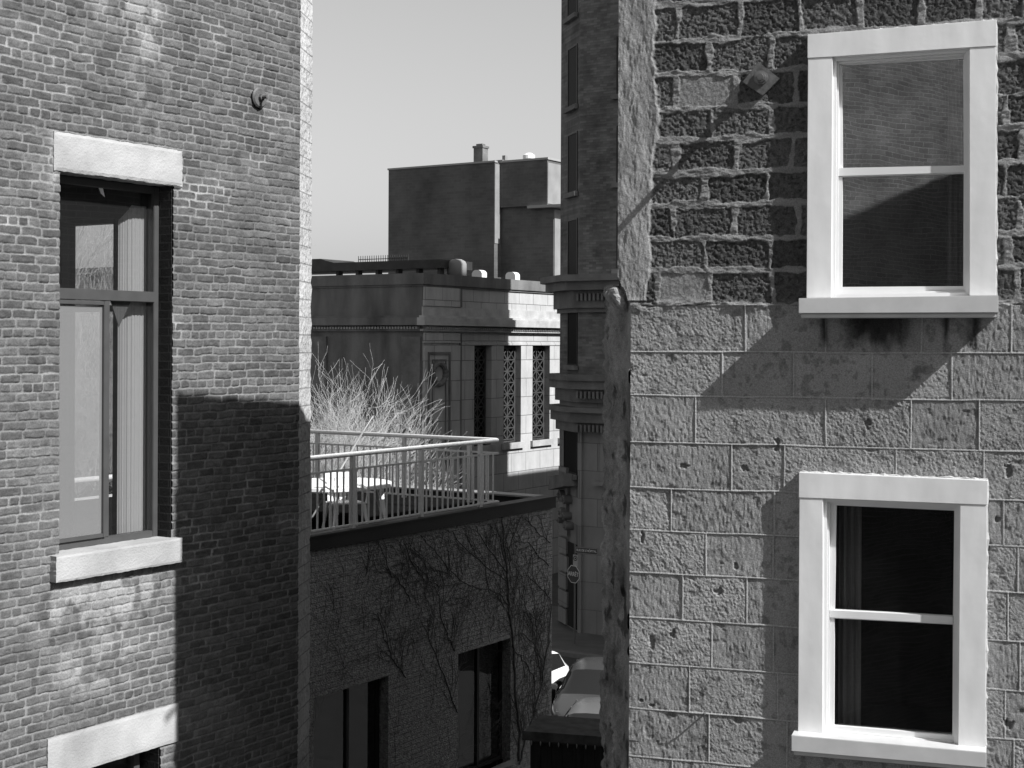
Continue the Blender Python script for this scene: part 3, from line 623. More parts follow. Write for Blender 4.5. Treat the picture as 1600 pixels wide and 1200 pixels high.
# windows
def lerp(a_, b_, t): return (a_[0] + (b_[0] - a_[0]) * t, a_[1] + (b_[1] - a_[1]) * t)
for wi, w_ in enumerate(WIN):
    O = Q(w_['out'], -CP); I_ = Q(w_['inn'], -CP); Gq = Q(w_['gl'], .02)
    cs = MB()
    hl_ = I_[3][1]; hr_ = I_[2][1]
    li = (O[3][0] + (O[0][0] - O[3][0]) * .15, hl_); ri = (O[2][0], hr_)
    cs.prism([I_[0], I_[3], (O[3][0], hl_ - .001), O[0]], -CP, .03)          # left board
    cs.prism([O[1], (O[2][0], hr_ - .001), I_[2], I_[1]], -CP, .03)
    cs.prism([(O[3][0] - .003, hl_), (I_[3][0], hl_), (I_[2][0], hr_), (O[2][0] + .003, hr_), (O[2][0] + .003, O[2][1]), (O[3][0] - .003, O[3][1])], -CP - .004, .03)
    cas = cs.build('window', M['white'], RB, bevel=.003); cas['label'] = w_['lab']
    ck = MB(); rc = random.Random(wi + 3)
    for a_, b_ in ((O[3], O[2]), (O[2], O[1])):
        n_ = 46; pts = [(a_[0] + (b_[0] - a_[0]) * i / n_ + rc.gauss(0, .0018), -.012 + rc.gauss(0, .002), a_[1] + (b_[1] - a_[1]) * i / n_ + rc.gauss(0, .0022)) for i in range(n_ + 1)]
        ck.tube(pts, [abs(rc.gauss(.006, .003)) + .002 for _ in pts], 6)
    ck.build('caulk', M['coping_pale'], cas)
    # stepped inner stops and two sashes
    def ringq(mb, A, B, y0, y1):
        for i in range(4):
            j_ = (i + 1) % 4; mb.prism([A[i], A[j_], B[j_], B[i]], y0, y1)
    def inset(A, d):
        cxm = sum(p[0] for p in A) / 4; czm = sum(p[1] for p in A) / 4
        return [(p[0] + (d if p[0] < cxm else -d), p[1] + (d if p[1] < czm else -d)) for p in A]
    A0 = inset(I_, -.004); A1 = inset(I_, .022)
    st = MB(); ringq(st, A0, A1, -.030, .055); A2 = inset(I_, .034); ringq(st, inset(I_, .021), A2, -.008, .055); st.build('stop_bead', M['white2'], cas, bevel=.002)
    m0, m1, m2, m3 = w_['mr']
    mL0, mL1 = RF.uv(1310, m0, .02), RF.uv(1310, m1, .02); mR0, mR1 = RF.uv(1505 if wi == 0 else 1491, m2, .02), RF.uv(1505 if wi == 0 else 1491, m3, .02)
    def xz(q, t): return lerp(q[0], q[1], t)
    lA, lB, rA, rB = A2[3], A2[0], A2[2], A2[1]
    up_o = [(lB[0], mL0[1]), (rB[0], mR0[1]), rA, lA]; up_i = [(Gq[0][0], mL0[1] + .001), (Gq[1][0], mR0[1] + .001), Gq[2], Gq[3]]
    s_ = MB(); ringq(s_, up_o, up_i, .022, .05); s_.prism([(lB[0], mL1[1]), (rB[0], mR1[1]), (rB[0], mR0[1] - .0005), (lB[0], mL0[1] - .0005)], .0, .052)
    us = s_.build('sash', M['white2'], cas, bevel=.002)
    lo_o = [lB, rB, (rB[0], mR1[1] - .001), (lB[0], mL1[1] - .001)]; lo_i = [Gq[0], Gq[1], (Gq[1][0], mR1[1] - .006), (Gq[0][0], mL1[1] - .006)]
    s_ = MB(); ringq(s_, lo_o, lo_i, .008, .044); s_.build('sash', M['white2'], cas, bevel=.002)
    p_ = MB(); p_.prism(up_i, .034, .040); p_.build('pane', M[w_['glm']], cas)
    p_ = MB(); p_.prism(lo_i, .030, .036); p_.build('pane', M[w_['glm']], cas)
    # sill with a small drip step below
    Sq = Q(w_['sill'], -CP - .10); s_ = MB()
    s_.prism(Sq, -CP - .11, .03); s_.prism([(Sq[0][0] + .012, Sq[0][1] - .028), (Sq[1][0] - .012, Sq[1][1] - .028), (Sq[1][0] - .012, Sq[1][1] - .001), (Sq[0][0] + .012, Sq[0][1] - .001)], -CP - .085, .03)
    s_.build('sill', M['sill'], cas, bevel=.003)
    # room behind
    x0, x1, z0, z1 = min(p[0] for p in I_) - .3, max(p[0] for p in I_) + .3, min(p[1] for p in I_) - .2, max(p[1] for p in I_) + .2
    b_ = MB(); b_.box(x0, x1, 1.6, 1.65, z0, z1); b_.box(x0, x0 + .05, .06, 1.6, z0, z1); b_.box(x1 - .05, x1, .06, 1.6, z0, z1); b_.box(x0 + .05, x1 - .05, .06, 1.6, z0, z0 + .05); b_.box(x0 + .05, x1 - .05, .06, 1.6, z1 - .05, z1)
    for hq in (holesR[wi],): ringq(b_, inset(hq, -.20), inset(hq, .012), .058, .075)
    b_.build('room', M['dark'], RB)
    ca_, cb2 = (Gq[0][0] + .01, Gq[0][0] + .15) if wi else (Gq[1][0] - .10, Gq[1][0] + .0)
    c_ = MB(); vs = []
    for i in range(31):
        t = i / 30; vs += [(ca_ + (cb2 - ca_) * t, .16 + .016 * math.sin(t * 19), z0 + .1), (ca_ + (cb2 - ca_) * t, .16 + .016 * math.sin(t * 19 + .3), z1 - .1)]
    c_.add(vs, [(2 * i, 2 * i + 2, 2 * i + 3, 2 * i + 1) for i in range(30)]); c_.build('curtain', M['dimcurtain'], cas, smooth=True)
# square anchor plate with its long rod end
x_, z_ = u(1189, 124, -.03)
ap = empty('anchor_plate', loc=RF.w(x_, -.012, z_), rz=TR)
tag(ap, 'square steel anchor plate set cornerwise with a stepped nut, left of the upper white window', 'wall anchor')
m_ = MB(); m_.prism([(-.118, -.01), (.01, -.105), (.118, .0), (-.018, .112)], -.018, .0); m_.build('plate', M['steel'], ap, bevel=.003)
m_ = MB(); m_.lathe([(.046, -.018), (.046, -.028), (.034, -.03), (.034, -.048), (.022, -.05), (.020, -.085)], (0.0, 0, .01), 10, 'y'); m_.build('nut', M['bolt'], ap)
# the bar whose end the nut holds: it runs out towards the viewer
RODL = .335
P0 = Vector(ap.location) + Vector((0, 0, .01)); dcam = (Vector((0, 0, H)) - P0).normalized()
inv = lambda v: Vector((v.x * tR[0] + v.y * tR[1], -v.x * tR[1] + v.y * tR[0], v.z))
dl = inv(dcam); m_ = MB(); st_ = Vector((0, -.05, .01)); m_.tube([st_, st_ + dl * RODL], .019, 12); m_.build('rod', M['bolt'], ap)
x_, z_ = u(1102, 1115)
m_ = MB(); m_.tube([RF.w(x_, .02, z_), RF.w(x_, -.05, z_ + .004), RF.w(x_ + .004, -.062, z_ + .02)], .006, 6)
tag(m_.build('wall_hook', M['steel']), 'small bent iron hook low on the grey stone wall', 'hook')
# ------------------------------------------------------------------ IVY-COVERED BUILDING WITH TERRACE
XI, YI = at(480, 20.8); 
IF = Frame(XI, YI, TL)
IB = tag(empty('rendered_building', IF), 'low dark painted brick building with black fascia and roof terrace above bare vines', 'building')
u = IF.uv
xE = u(865, 790)[0]; zR = (u(480, 838)[1] + u(865, 779)[1]) / 2; zFb = (u(480, 858)[1] + u(865, 795)[1]) / 2
x1a, x1b, z1t = u(490, 1090)[0], u(607, 1058)[0], (u(490, 1090)[1] + u(607, 1058)[1]) / 2
x2a, x2b, z2t = u(716, 1022)[0], u(798, 997)[0], (u(716, 1022)[1] + u(798, 997)[1]) / 2
z2b = u(790, 1190)[1]
wl = MB(); X0 = -6; wd = .25
def wallholes(mb, x0, x1, z0, z1, hs, y0, y1):
    xs_ = [x0]
    for (a_, b_, c_, d_) in sorted(hs):
        mb.box(xs_[-1], a_, y0, y1, z0, z1); mb.box(a_, b_, y0, y1, d_, z1)
        if c_ > z0: mb.box(a_, b_, y0, y1, z0, c_)
        xs_.append(b_)
    mb.box(xs_[-1], x1, y0, y1, z0, z1)
wallholes(wl, X0, xE - .04, 0, zFb, [(x1a, x1b, z2b - .4, z1t), (x2a, x2b, z2b, z2t)], 0, wd)
wl.box(xE - .04 - wd, xE - .04, wd, 11, 0, zFb); wl.box(X0, xE - .04, 11, 11.2, 0, zFb)
wl.build('wall', M['ivywall'], IB)
fa = MB(); fa.box(X0 - .05, xE, -.05, .14, zFb + .0, zR); fa.box(xE - .16, xE, .14, 11, zFb, zR); fa.box(X0 - .05, xE - .2, 10.8, 11.2, zFb, zR); fa.build('fascia', M['fascia'], IB)
cp = MB(); cp.box(X0 - .07, xE + .02, -.07, .20, zR, zR + .025); cp.build('edge_flashing', M['fascia'], IB); cp = MB(); cp.box(xE - .34, xE + .02, .2, 11.2, zR + .0, zR + .03); cp.build('coping', M['coping'], IB)
rf = MB(); rf.box(X0, xE - .3, .2, 11, zR - .25, zR - .12); rf.build('roof', M['roof'], IB)
for (a_, b_, c_, d_) in ((x1a, x1b, z2b - .4, z1t), (x2a, x2b, z2b, z2t)):
    f_ = MB(); md = a_ + (b_ - a_) * (.56 if a_ == x1a else .53)
    rect_frame(f_, a_, b_, c_, d_, .17, .23, .05); f_.box(md - .03, md + .03, .168, .232, c_ + .05, d_ - .05)
    w_ = f_.build('window', M['fascia'], IB); p_ = MB(); p_.box(a_ + .04, b_ - .04, .2, .21, c_ + .04, d_ - .04); p_.build('pane', M['glass'], w_)
    p_ = MB(); p_.box(a_ + .05, md - .03, .24, .25, c_ + .05, d_ - .05); p_.build('blind', M['fascia'], w_)
    s_ = MB(); s_.box(a_ - .05, b_ + .05, -.06, .17, c_ - .07, c_ + .0); s_.build('sill', M['coping'], w_)
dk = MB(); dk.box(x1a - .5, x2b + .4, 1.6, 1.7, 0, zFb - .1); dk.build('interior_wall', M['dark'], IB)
# vines
def vine_paths():
    T = lambda a_: [(450 + x * 450 / 1227, 760 + y * 440 / 1200) for x, y in a_]
    mains = [([(985, 1185), (1010, 1070), (1040, 980), (1075, 860), (1095, 740), (1112, 600), (1120, 500)], .022),
             ([(975, 1170), (985, 1050), (965, 900), (960, 700), (945, 600), (935, 480), (930, 350), (915, 230), (908, 130)], .030),
             ([(1000, 1060), (975, 960), (940, 850), (950, 1000), (975, 1110)], .012)]
    br = [[(940, 510), (900, 450), (800, 430), (740, 405), (680, 350), (620, 270), (560, 205)], [(925, 400), (860, 350), (780, 290), (700, 200), (660, 180)], [(740, 410), (640, 425), (580, 400), (530, 330), (490, 230)],
          [(700, 370), (640, 355), (580, 365), (530, 320)], [(928, 370), (870, 290), (820, 220), (800, 170)], [(925, 330), (900, 220), (880, 150)], [(720, 960), (680, 850), (640, 750), (600, 640), (590, 560)],
          [(720, 700), (680, 650), (650, 560), (640, 470), (620, 420)], [(520, 490), (480, 410), (430, 370), (390, 250)], [(1112, 340), (1060, 290), (1020, 240), (960, 240), (925, 280)], [(1118, 240), (1060, 190), (1010, 140), (970, 160)],
          [(1115, 480), (1070, 430), (1020, 380), (980, 375), (935, 400)], [(955, 640), (1000, 620), (1050, 680), (1090, 760)], [(945, 560), (1000, 530), (1060, 560), (1095, 620)], [(960, 700), (1010, 750), (1050, 830), (1045, 950)],
          [(500, 820), (450, 740), (410, 650), (380, 540)], [(330, 380), (345, 300), (340, 240)], [(660, 500), (700, 470), (760, 480)], [(930, 300), (960, 200), (990, 130)], [(1060, 870), (1100, 830)], [(1080, 820), (1050, 700), (1060, 600), (1040, 520)]]
    return [(T(p), r) for p, r in mains] + [(T(p), .012) for p in br]
vm = MB(); rv = random.Random(11)
def wig(P_, n, amp):
    out = []
    for i in range(len(P_) - 1):
        for k_ in range(n):
            t = k_ / n; out.append((P_[i][0] + (P_[i + 1][0] - P_[i][0]) * t + rv.gauss(0, amp), P_[i][1] + (P_[i + 1][1] - P_[i][1]) * t + rv.gauss(0, amp)))
    return out + [P_[-1]]
def twig(x, z, ang, L_, r, dep):
    pts = [(x, z)]; n = max(3, int(L_ / .12))
    for i in range(n):
        ang += rv.gauss(0, .22); x += math.cos(ang) * L_ / n; z += math.sin(ang) * L_ / n
        if z > zFb - .03 or x > xE - .08: break
        pts.append((x, z))
        if dep and rv.random() < .55: twig(x, z, ang + rv.choice((-1, 1)) * rv.uniform(.4, 1.0), L_ * rv.uniform(.35, .6), r * .7, dep - 1)
    if len(pts) > 1: vm.tube([(p[0], -r - .004 + rv.gauss(0, .004), p[1]) for p in pts], [r * (1 - .7 * i / len(pts)) for i in range(len(pts))], 4, cap=False)
for P_, r in vine_paths():
    W_ = wig([u(px, py) for px, py in P_], 4, .016); W_ = [(min(p[0], xE - .06), min(p[1], zFb)) for p in W_]
    vm.tube([(p[0], -r * .6, p[1]) for p in W_], [r * .72 * (1 - .6 * i / len(W_)) for i in range(len(W_))], 6, cap=False)
    for i in range(1, len(W_) - 1):
        for _ in range(2):
            if rv.random() < .55:
                d_ = math.atan2(W_[i + 1][1] - W_[i][1], W_[i + 1][0] - W_[i][0]); twig(W_[i][0], W_[i][1], d_ + rv.choice((-1, 1)) * rv.uniform(.3, 1.1), rv.uniform(.3, 1.0), .0042, 2)
for _ in range(90):
    x_ = rv.uniform(u(490, 900)[0], xE - .1); z_ = rv.uniform(zFb - 4.5, zFb - .1)
    if (x1a < x_ < x1b and z_ < z1t) or (x2a < x_ < x2b and z_ < z2t): continue
    twig(x_, z_, rv.uniform(.8, 2.3), rv.uniform(.4, 1.0), .003, 2)
vo = vm.build('climbing_vine', M['vine']); vo.location = (IF.X, IF.Y, 0); vo.rotation_euler = (0, 0, IF.a)
tag(vo, 'bare branching climbing vine spread over the dark painted brick wall', 'vine')
# railing
RL = tag(empty('terrace_railing', IF), 'pale metal terrace railing with round top rail and thin balusters', 'railing')
ry = .07; xc2 = u(779, 690, ry)[0]; ztf = (u(480, 713, ry)[1] + u(775, 691, ry)[1]) / 2
tp = MB(); tp.tube([(-5, ry, ztf), (xc2 - .04, ry, ztf), (xc2, ry + .04, ztf), (xc2, 9, ztf)], .036, 12); tp.build('top_rail', M['railtop'], RL, smooth=True)
sb = MB(); sb.box(-5, xc2, ry - .012, ry + .012, ztf - .235, ztf - .205); sb.box(xc2 - .012, xc2 + .012, ry + .013, 9, ztf - .235, ztf - .205); sb.box(-5, xc2, ry - .02, ry + .02, zR + .06, zR + .085); sb.box(xc2 - .02, xc2 + .02, ry + .021, 9, zR + .06, zR + .085); sb.build('sub_rail', M['rail'], RL)
pxs = [551, 658, 750]; posts = [u(p, 740, ry)[0] for p in pxs]
pd = posts[1] - posts[0]
posts = [posts[0] - pd * 2, posts[0] - pd, ] + posts
for p in posts:
    m_ = MB(); m_.box(p - .034, p + .034, ry - .03, ry + .03, zR + .02, ztf - .025); m_.build('post', M['rail'], RL)
for p in (.6, 2.0, 4.0, 6.0, 8.0):
    m_ = MB(); m_.box(xc2 - .03, xc2 + .03, ry + p - .034, ry + p + .034, zR + .02, ztf - .025); m_.build('post', M['rail'], RL)
bmesh0 = None; xx = -1.9; nb = 0
def baluster(x, y):
    global bmesh0, nb
    if bmesh0 is None:
        m_ = MB(); m_.box(-.013, .013, -.009, .009, zR + .086, ztf - .236); o_ = m_.build('baluster', M['rail'], RL); bmesh0 = o_
    else: o_ = bmesh0.copy(); C.objects.link(o_); o_.parent = RL
    o_.location = (x, y, 0); nb += 1
while xx < xc2 - .05:
    if all(abs(xx - p) > .06 for p in posts): baluster(xx, ry)
    xx += .148
yy = .25
while yy < 6.2: baluster(xc2, ry + yy); yy += .148
# table, chair and leaning pole on the terrace
def tbl():
    # right end of the top at px 600
    tY = 1.62; T0 = IF
    xr, zt__ = u(601, 752, tY); Rt = .62
    cx_ = xr - 1.34
    X_, Y_, _ = IF.w(cx_, tY); zt__ = (u(540, 752, tY)[1])
    zfl = zR - .12
    t = tag(empty('garden_table', loc=(X_, Y_, zfl), rz=TL), 'oval white plastic garden table on the terrace behind the railing', 'table')
    h = zt__ - zfl
    el = MB(); n = 40; pr = [(.96, h - .07), (1.0, h - .055), (1.0, h - .006), (.985, h)]
    vs = [(math.cos(2 * math.pi * k_ / n) * 1.0 * a_, math.sin(2 * math.pi * k_ / n) * .90 * a_, z_) for a_, z_ in pr for k_ in range(n)]
    fs = [(i * n + k_, i * n + (k_ + 1) % n, (i + 1) * n + (k_ + 1) % n, (i + 1) * n + k_) for i in range(3) for k_ in range(n)] + [tuple(range(n - 1, -1, -1)), tuple(range(3 * n, 4 * n))]
    el.add(vs, fs).build('table_top', M['plastic'], t)
    el = MB(); vs = [(math.cos(2 * math.pi * k_ / n) * .80, math.sin(2 * math.pi * k_ / n) * .7, z_) for z_ in (h - .10, h - .034) for k_ in range(n)]
    el.add(vs, [(k_, (k_ + 1) % n, n + (k_ + 1) % n, n + k_) for k_ in range(n)]).build('apron', M['plastic'], t)
    for sx_ in (-1, 1):
        for sy_ in (-1, 1):
            l = MB(); a_ = []
            for z_, w__, o_ in ((h - .06, .11, .0), (h * .6, .075, .02), (h * .3, .055, .05), (0, .045, .09)):
                a_.append((sx_ * (.58 + o_), sy_ * (.46 + o_ * .6), z_, w__))
            vs = []
            for x_, y_, z_, w__ in a_: vs += [(x_ - w__, y_ - .03, z_), (x_ + w__, y_ - .03, z_), (x_ + w__, y_ + .03, z_), (x_ - w__, y_ + .03, z_)]
            l.add(vs, [(4 * i + k_, 4 * i + (k_ + 1) % 4, 4 * i + 4 + (k_ + 1) % 4, 4 * i + 4 + k_) for i in range(3) for k_ in range(4)] + [(3, 2, 1, 0), (12, 13, 14, 15)])
            l.build('leg', M['plastic'], t)
    return t
def chair(loc, rz, lab):
    c_ = tag(empty('garden_chair', loc=loc, rz=rz), lab, 'chair')
    s_ = MB(); s_.box(-.24, .24, -.22, .24, .40, .43); s_.build('seat', M['plastic'], c_, bevel=.012)
    s_ = MB()
    for i in range(-3, 4): s_.prism([(i * .065 - .02, .42), (i * .065 + .02, .42), (i * .07 + .022, .80), (i * .07 - .022, .80)], .23, .25)
    s_.box(-.27, .27, .225, .262, .78, .86); s_.build('backrest', M['plastic'], c_)
    for sx_ in (-1, 1):
        for sy_ in (-1, 1):
            l = MB(); l.tube([(sx_ * .23, sy_ * .20, .41), (sx_ * .25, sy_ * .23, .2), (sx_ * .28, sy_ * .27, 0)], [.03, .024, .02], 8); l.build('leg', M['plastic'], c_)
        a_ = MB(); a_.tube([(sx_ * .27, .24, .66), (sx_ * .29, 0, .65), (sx_ * .28, -.22, .63), (sx_ * .25, -.23, .41)], .02, 8); a_.build('armrest', M['plastic'], c_)
    return c_
tbl()
zfl = zR - .12
X_, Y_, _ = IF.w(u(540, 815, .8)[0], .80); chair((X_, Y_, zfl), R(25), 'white plastic garden chair tucked in under the oval terrace table')
lp = MB(); a_ = u(524, 744, 1.3); b_ = u(567, 675, 1.3); c_ = u(583, 650, 1.3)
a2 = (a_[0] - (b_[0] - a_[0]) * 1.05, a_[1] - (b_[1] - a_[1]) * 1.05)
lp.tube([(a2[0], 1.3, zfl), (b_[0], 1.3, b_[1])], .016, 10); 
lpo = tag(empty('umbrella_pole', IF), 'pale pole leaning across the terrace beside the oval table', 'pole'); lp.build('pole', M['coping'], lpo, smooth=True)
lp = MB(); lp.tube([(b_[0], 1.3, b_[1]), (c_[0], 1.3, c_[1])], .012, 8); lp.build('tip', M['coping'], lpo)
# ------------------------------------------------------------------ trees
def tree(loc, seed, height, spread, label, trunk_h=3.2, levels=5, dens=1.0):
    rt = random.Random(seed); t = tag(empty('bare_tree', loc=loc), label, 'tree', 'bare trees behind the terrace')
    tk = MB(); cr_ = MB()
    tk.tube([(0, 0, 0), (.03, .02, trunk_h * .5), (0, 0, trunk_h)], [.16, .13, .11], 9)
    def grow(p, d, L_, r, lv):
        n = 4; pts = [p]; rs = [r]
        for i in range(n):
            d = (d + Vector((rt.gauss(0, .15), rt.gauss(0, .15), rt.gauss(.06, .08)))).normalized()
            p = p + d * L_ / n; pts.append(p); rs.append(max(.0024, r * (1 - .45 * (i + 1) / n)))
            if lv > 0 and i >= 1:
                for _ in range(2 if rt.random() < .8 * dens else 1):
                    ax_ = Vector((rt.gauss(0, 1), rt.gauss(0, 1), rt.gauss(.1, .6))).normalized()
                    nd = (d * .68 + ax_ * .60).normalized(); grow(p, nd, L_ * rt.uniform(.48, .74), rs[-1] * .62, lv - 1)
        (tk if lv >= levels - 0 else cr_).tube(pts, rs, 4 if lv < 3 else 6, cap=False)
        if lv > 0: grow(p, d, L_ * .68, rs[-1] * .85, lv - 1)
    for i in range(7):
        a_ = i * 2.4 + rt.random() * .6; tl_ = rt.uniform(.05, .6)
        d = Vector((math.cos(a_) * tl_ * spread, math.sin(a_) * tl_ * spread, 1)).normalized()
        grow(Vector((0, 0, trunk_h - .15 * i)), d, height * rt.uniform(.19, .27), .04, levels - 1)
    tk.build('trunk', M['bark'], t, smooth=True); cr_.build('crown', M['bark'], t)
    return t
X_, Y_ = at(532, 31.5); tree((X_, Y_, 0), 3, 11.0, .46, 'bare pale twiggy tree rising behind the terrace railing')
X_, Y_ = at(478, 33.5); tree((X_, Y_, 0), 8, 9.6, .7, 'bare twiggy tree half hidden by the left brick building', dens=.8)
X_, Y_ = at(118, 30); tree((X_, Y_, 0), 21, 17.5, .32, 'bare branching tree seen through the tall window of the left building')
# ------------------------------------------------------------------ BANK
TB = TL - R(90)       # facades facing the viewer across the alley grid
Cx, Cy = at(660, 56)
BL = Frame(Cx, Cy, TB)      # left facade: local x to the right, corner at x=0
BR_ = Frame(Cx, Cy, TL)     # lit right facade: local x runs away from the corner
BK = tag(empty('stone_bank', BR_), 'classical limestone building with cornice, tall grilled windows and a carved wreath', 'building')
u = BR_.uv
def zat(px, py): return BR_.uv(px, py)[1]
zp = (zat(660, 426) + zat(793, 437)) / 2; zc1 = (zat(660, 493) + zat(793, 495)) / 2; zwt = (zat(742, 539) + zat(850, 541)) / 2; zwb = (zat(800, 690) + zat(850, 688)) / 2
zc0 = zc1 - .75
fw = 16; fl = 22
bwins = [(u(a_, 600)[0], u(b_, 600)[0]) for a_, b_ in ((741, 768), (787, 814), (832, 859))]
dlt = bwins[2][0] - bwins[1][0]; bwins += [(bwins[2][0] + dlt * i, bwins[2][1] + dlt * i) for i in (1, 2)]
mb = MB(); wallholes(mb, 0, fl, 0, zp, [(a_, b_, zwb, zwt) for a_, b_ in bwins], 0, .5)
mb.build('wall', M['bank'], BK)
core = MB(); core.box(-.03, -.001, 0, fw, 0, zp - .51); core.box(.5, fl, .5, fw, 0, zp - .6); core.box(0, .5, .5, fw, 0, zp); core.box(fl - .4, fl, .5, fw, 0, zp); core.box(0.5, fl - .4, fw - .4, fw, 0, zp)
core.build('front_wall', M['bank_shade'], BK)
# cornices as stacked bands round both fronts
def band(mb, z0, z1, p): mb.box(-p, fl + p, -p, 0.0, z0, z1); mb.box(-p, 0, 0, fw, z0, z1)
cn = MB(); band(cn, zp - .42, zp, .12); band(cn, zp - .50, zp - .42, .06); cn.build('parapet_coping', M['bank_shade'], BK)
def zb(y): return BR_.uv(793, y)[1]
def band1(mb, z0, z1, p): mb.box(-p, fl + p, -p, 0.0, z0, z1)
def band2(mb, z0, z1, p): mb.box(-p, -.001, 0.001, fw, z0, z1)
for bd, mt_ in ((band1, M['banktrim']), (band2, M['bank_shade'])):
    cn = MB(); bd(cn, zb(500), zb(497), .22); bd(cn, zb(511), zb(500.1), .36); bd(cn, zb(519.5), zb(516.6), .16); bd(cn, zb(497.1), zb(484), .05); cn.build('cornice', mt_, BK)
dn = MB(); x_ = .05
while x_ < 13: dn.box(x_, x_ + .08, -.22, -.001, zb(516.4), zb(513)); x_ += .14
y_ = .1
while y_ < fw: dn.box(-.22, -.001, y_, y_ + .08, zb(516.4), zb(513)); y_ += .14
dn.build('dentil_course', M['banktrim'], BK)
zc0 = zb(520)
wz0 = zc0 - .2; bl_ = MB(); bl_.box(0, fl, -.03, 0, zwt + .02, zwt + .10); 
xp = u(716, 600)[0]
bl_.box(.001, xp, -.10, 0, 0, zwt + .0); bl_.box(.001, xp, -.10, 0, zwt + .1, zc0 - .05); bl_.box(.001, xp, -.08, 0, zb(483), zp - .51); bl_.build('corner_pier', M['bank'], BK)
bl_ = MB(); bl_.box(xp + .001, xp + .16, -.06, 0, 0, zc0 - .06); bl_.box(xp + .001, xp + .16, -.07, 0, zb(483), zp - .51); bl_.build('joint_strip', M['bank_shade'], BK)  # dark strip along the pier's vertical joint
# panel frame and wreath
xa_, xb_ = u(668, 620, -.1)[0], u(703, 620, -.1)[0]; zt_ = zat(690, 550)
pf = MB(); rect_frame(pf, xa_, xb_, zwb - 1.2, zt_, -.14, -.10, .10); rect_frame(pf, xa_ + .28, xb_ - .28, zwb - 1.0, zt_ - .28, -.13, -.10, .06); pf.build('panel_moulding', M['towertrim'], BK)
wx_, wz_ = u(687, 584, -.2); wr = MB(); n = 28
ring = [(wx_ + .42 * math.cos(2 * math.pi * i / n), -.18, wz_ + .40 * math.sin(2 * math.pi * i / n)) for i in range(n + 1)]
wr.tube(ring, [.10 + .02 * (i % 2) for i in range(n + 1)], 8, cap=False); o = wr.build('wreath', M['towertrim'], BK)
# windows with diagonal bronze grilles
for a_, b_ in bwins:
    f_ = MB(); rect_frame(f_, a_, b_, zwb, zwt, .28, .38, .10); w_ = f_.build('window', M['bronze'], BK)
    g_ = MB(); rows = 8; ga, gb = a_ + .12, b_ - .12; ww = (gb - ga) / 2; hh = (zwt - zwb - .24) / rows
    for i in range(rows + 1): g_.box(ga, gb, .24, .28, zwb + .12 + hh * i - .025, zwb + .12 + hh * i + .025)
    for i in range(3): g_.box(ga + ww * i - .03, ga + ww * i + .03, .245, .285, zwb + .1, zwt - .1)
    for i in range(rows):
        for k_ in range(2):
            x0_, z0_ = ga + ww * k_, zwb + .12 + hh * i
            for (p0_, p1_) in (((x0_, z0_), (x0_ + ww, z0_ + hh)), ((x0_ + ww, z0_), (x0_, z0_ + hh))):
                dx_, dz_ = p1_[0] - p0_[0], p1_[1] - p0_[1]; l_ = math.hypot(dx_, dz_); nx_, nz_ = -dz_ / l_ * .025, dx_ / l_ * .025
                g_.prism([(p0_[0] - nx_, p0_[1] - nz_), (p1_[0] - nx_, p1_[1] - nz_), (p1_[0] + nx_, p1_[1] + nz_), (p0_[0] + nx_, p0_[1] + nz_)], .25, .275)
    g_.build('grille', M['bronze'], w_); p_ = MB(); p_.box(a_ + .05, b_ - .05, .40, .42, zwb, zwt); p_.build('pane', M['farglass'], w_)
    s_ = MB(); s_.box(a_ - .15, b_ + .15, -.12, .27, zwb - .25, zwb); s_.build('sill', M['banktrim'], w_)
# left front: pilasters
for px in (500, 640):
    pass
pl = MB()
for y0_ in (.0, 4.6, 9.2): pl.box(-.14, 0, y0_ + .02, y0_ + .9, 0, zc0 - .2)
pl.build('pilaster', M['towertrim'], BK)
# roof things: dark raised roof with rounded end, white vents, spiked fence
rfz = zp
def bfz(px, py, y): return BR_.uv(px, py, y)
HR = Frame(*BL.w(0, 5.2)[:2], TB)   # the raised roof runs behind the left front
q0 = HR.uv(440, 402); q1 = HR.uv(688, 410); 
hx = MB(); xR_ = q1[0]; xL_ = HR.uv(486, 405)[0] - 3
zt0 = HR.uv(600, 408)[1]; hx.box(xL_, xR_, 0, 2.4, zt0 - .36, zt0); hx.box(xL_, xR_ + .1, .3, 2.2, rfz - .9, rfz + .0)
xk = HR.uv(508, 402)[0]; hx.prism([(xL_, zt0), (xk + .5, zt0), (xk, zt0 + .12), (xk - .25, zt0 + .20), (xL_, zt0 + .22)], .0, 2.3)
for i in range(6): hx.box(xR_ - .3 - i * 1.1, xR_ - .15 - i * 1.1, .2, .5, rfz, zt0 - .35)
o = hx.build('roof_canopy', M['copper']); o.location = (HR.X, HR.Y, 0); o.rotation_euler = (0, 0, HR.a); tag(o, 'long dark metal canopy lying on the classical building roof', 'roof canopy')
vt = MB(); vt.lathe([(.42, 0), (.42, .5), (.36, .62), (.2, .7), (0, .72)], (0, 0, 0), 18); 
X_, Y_, _ = HR.w(xR_ + .15, 1.0); o = vt.build('roof_cowl', M['farpale'], smooth=True); o.location = (X_, Y_, rfz + .0 + (zt0 - rfz) - .66); o.scale = (1, 1, 1); tag(o, 'pale rounded cowl at the right end of the dark roof canopy', 'vent')
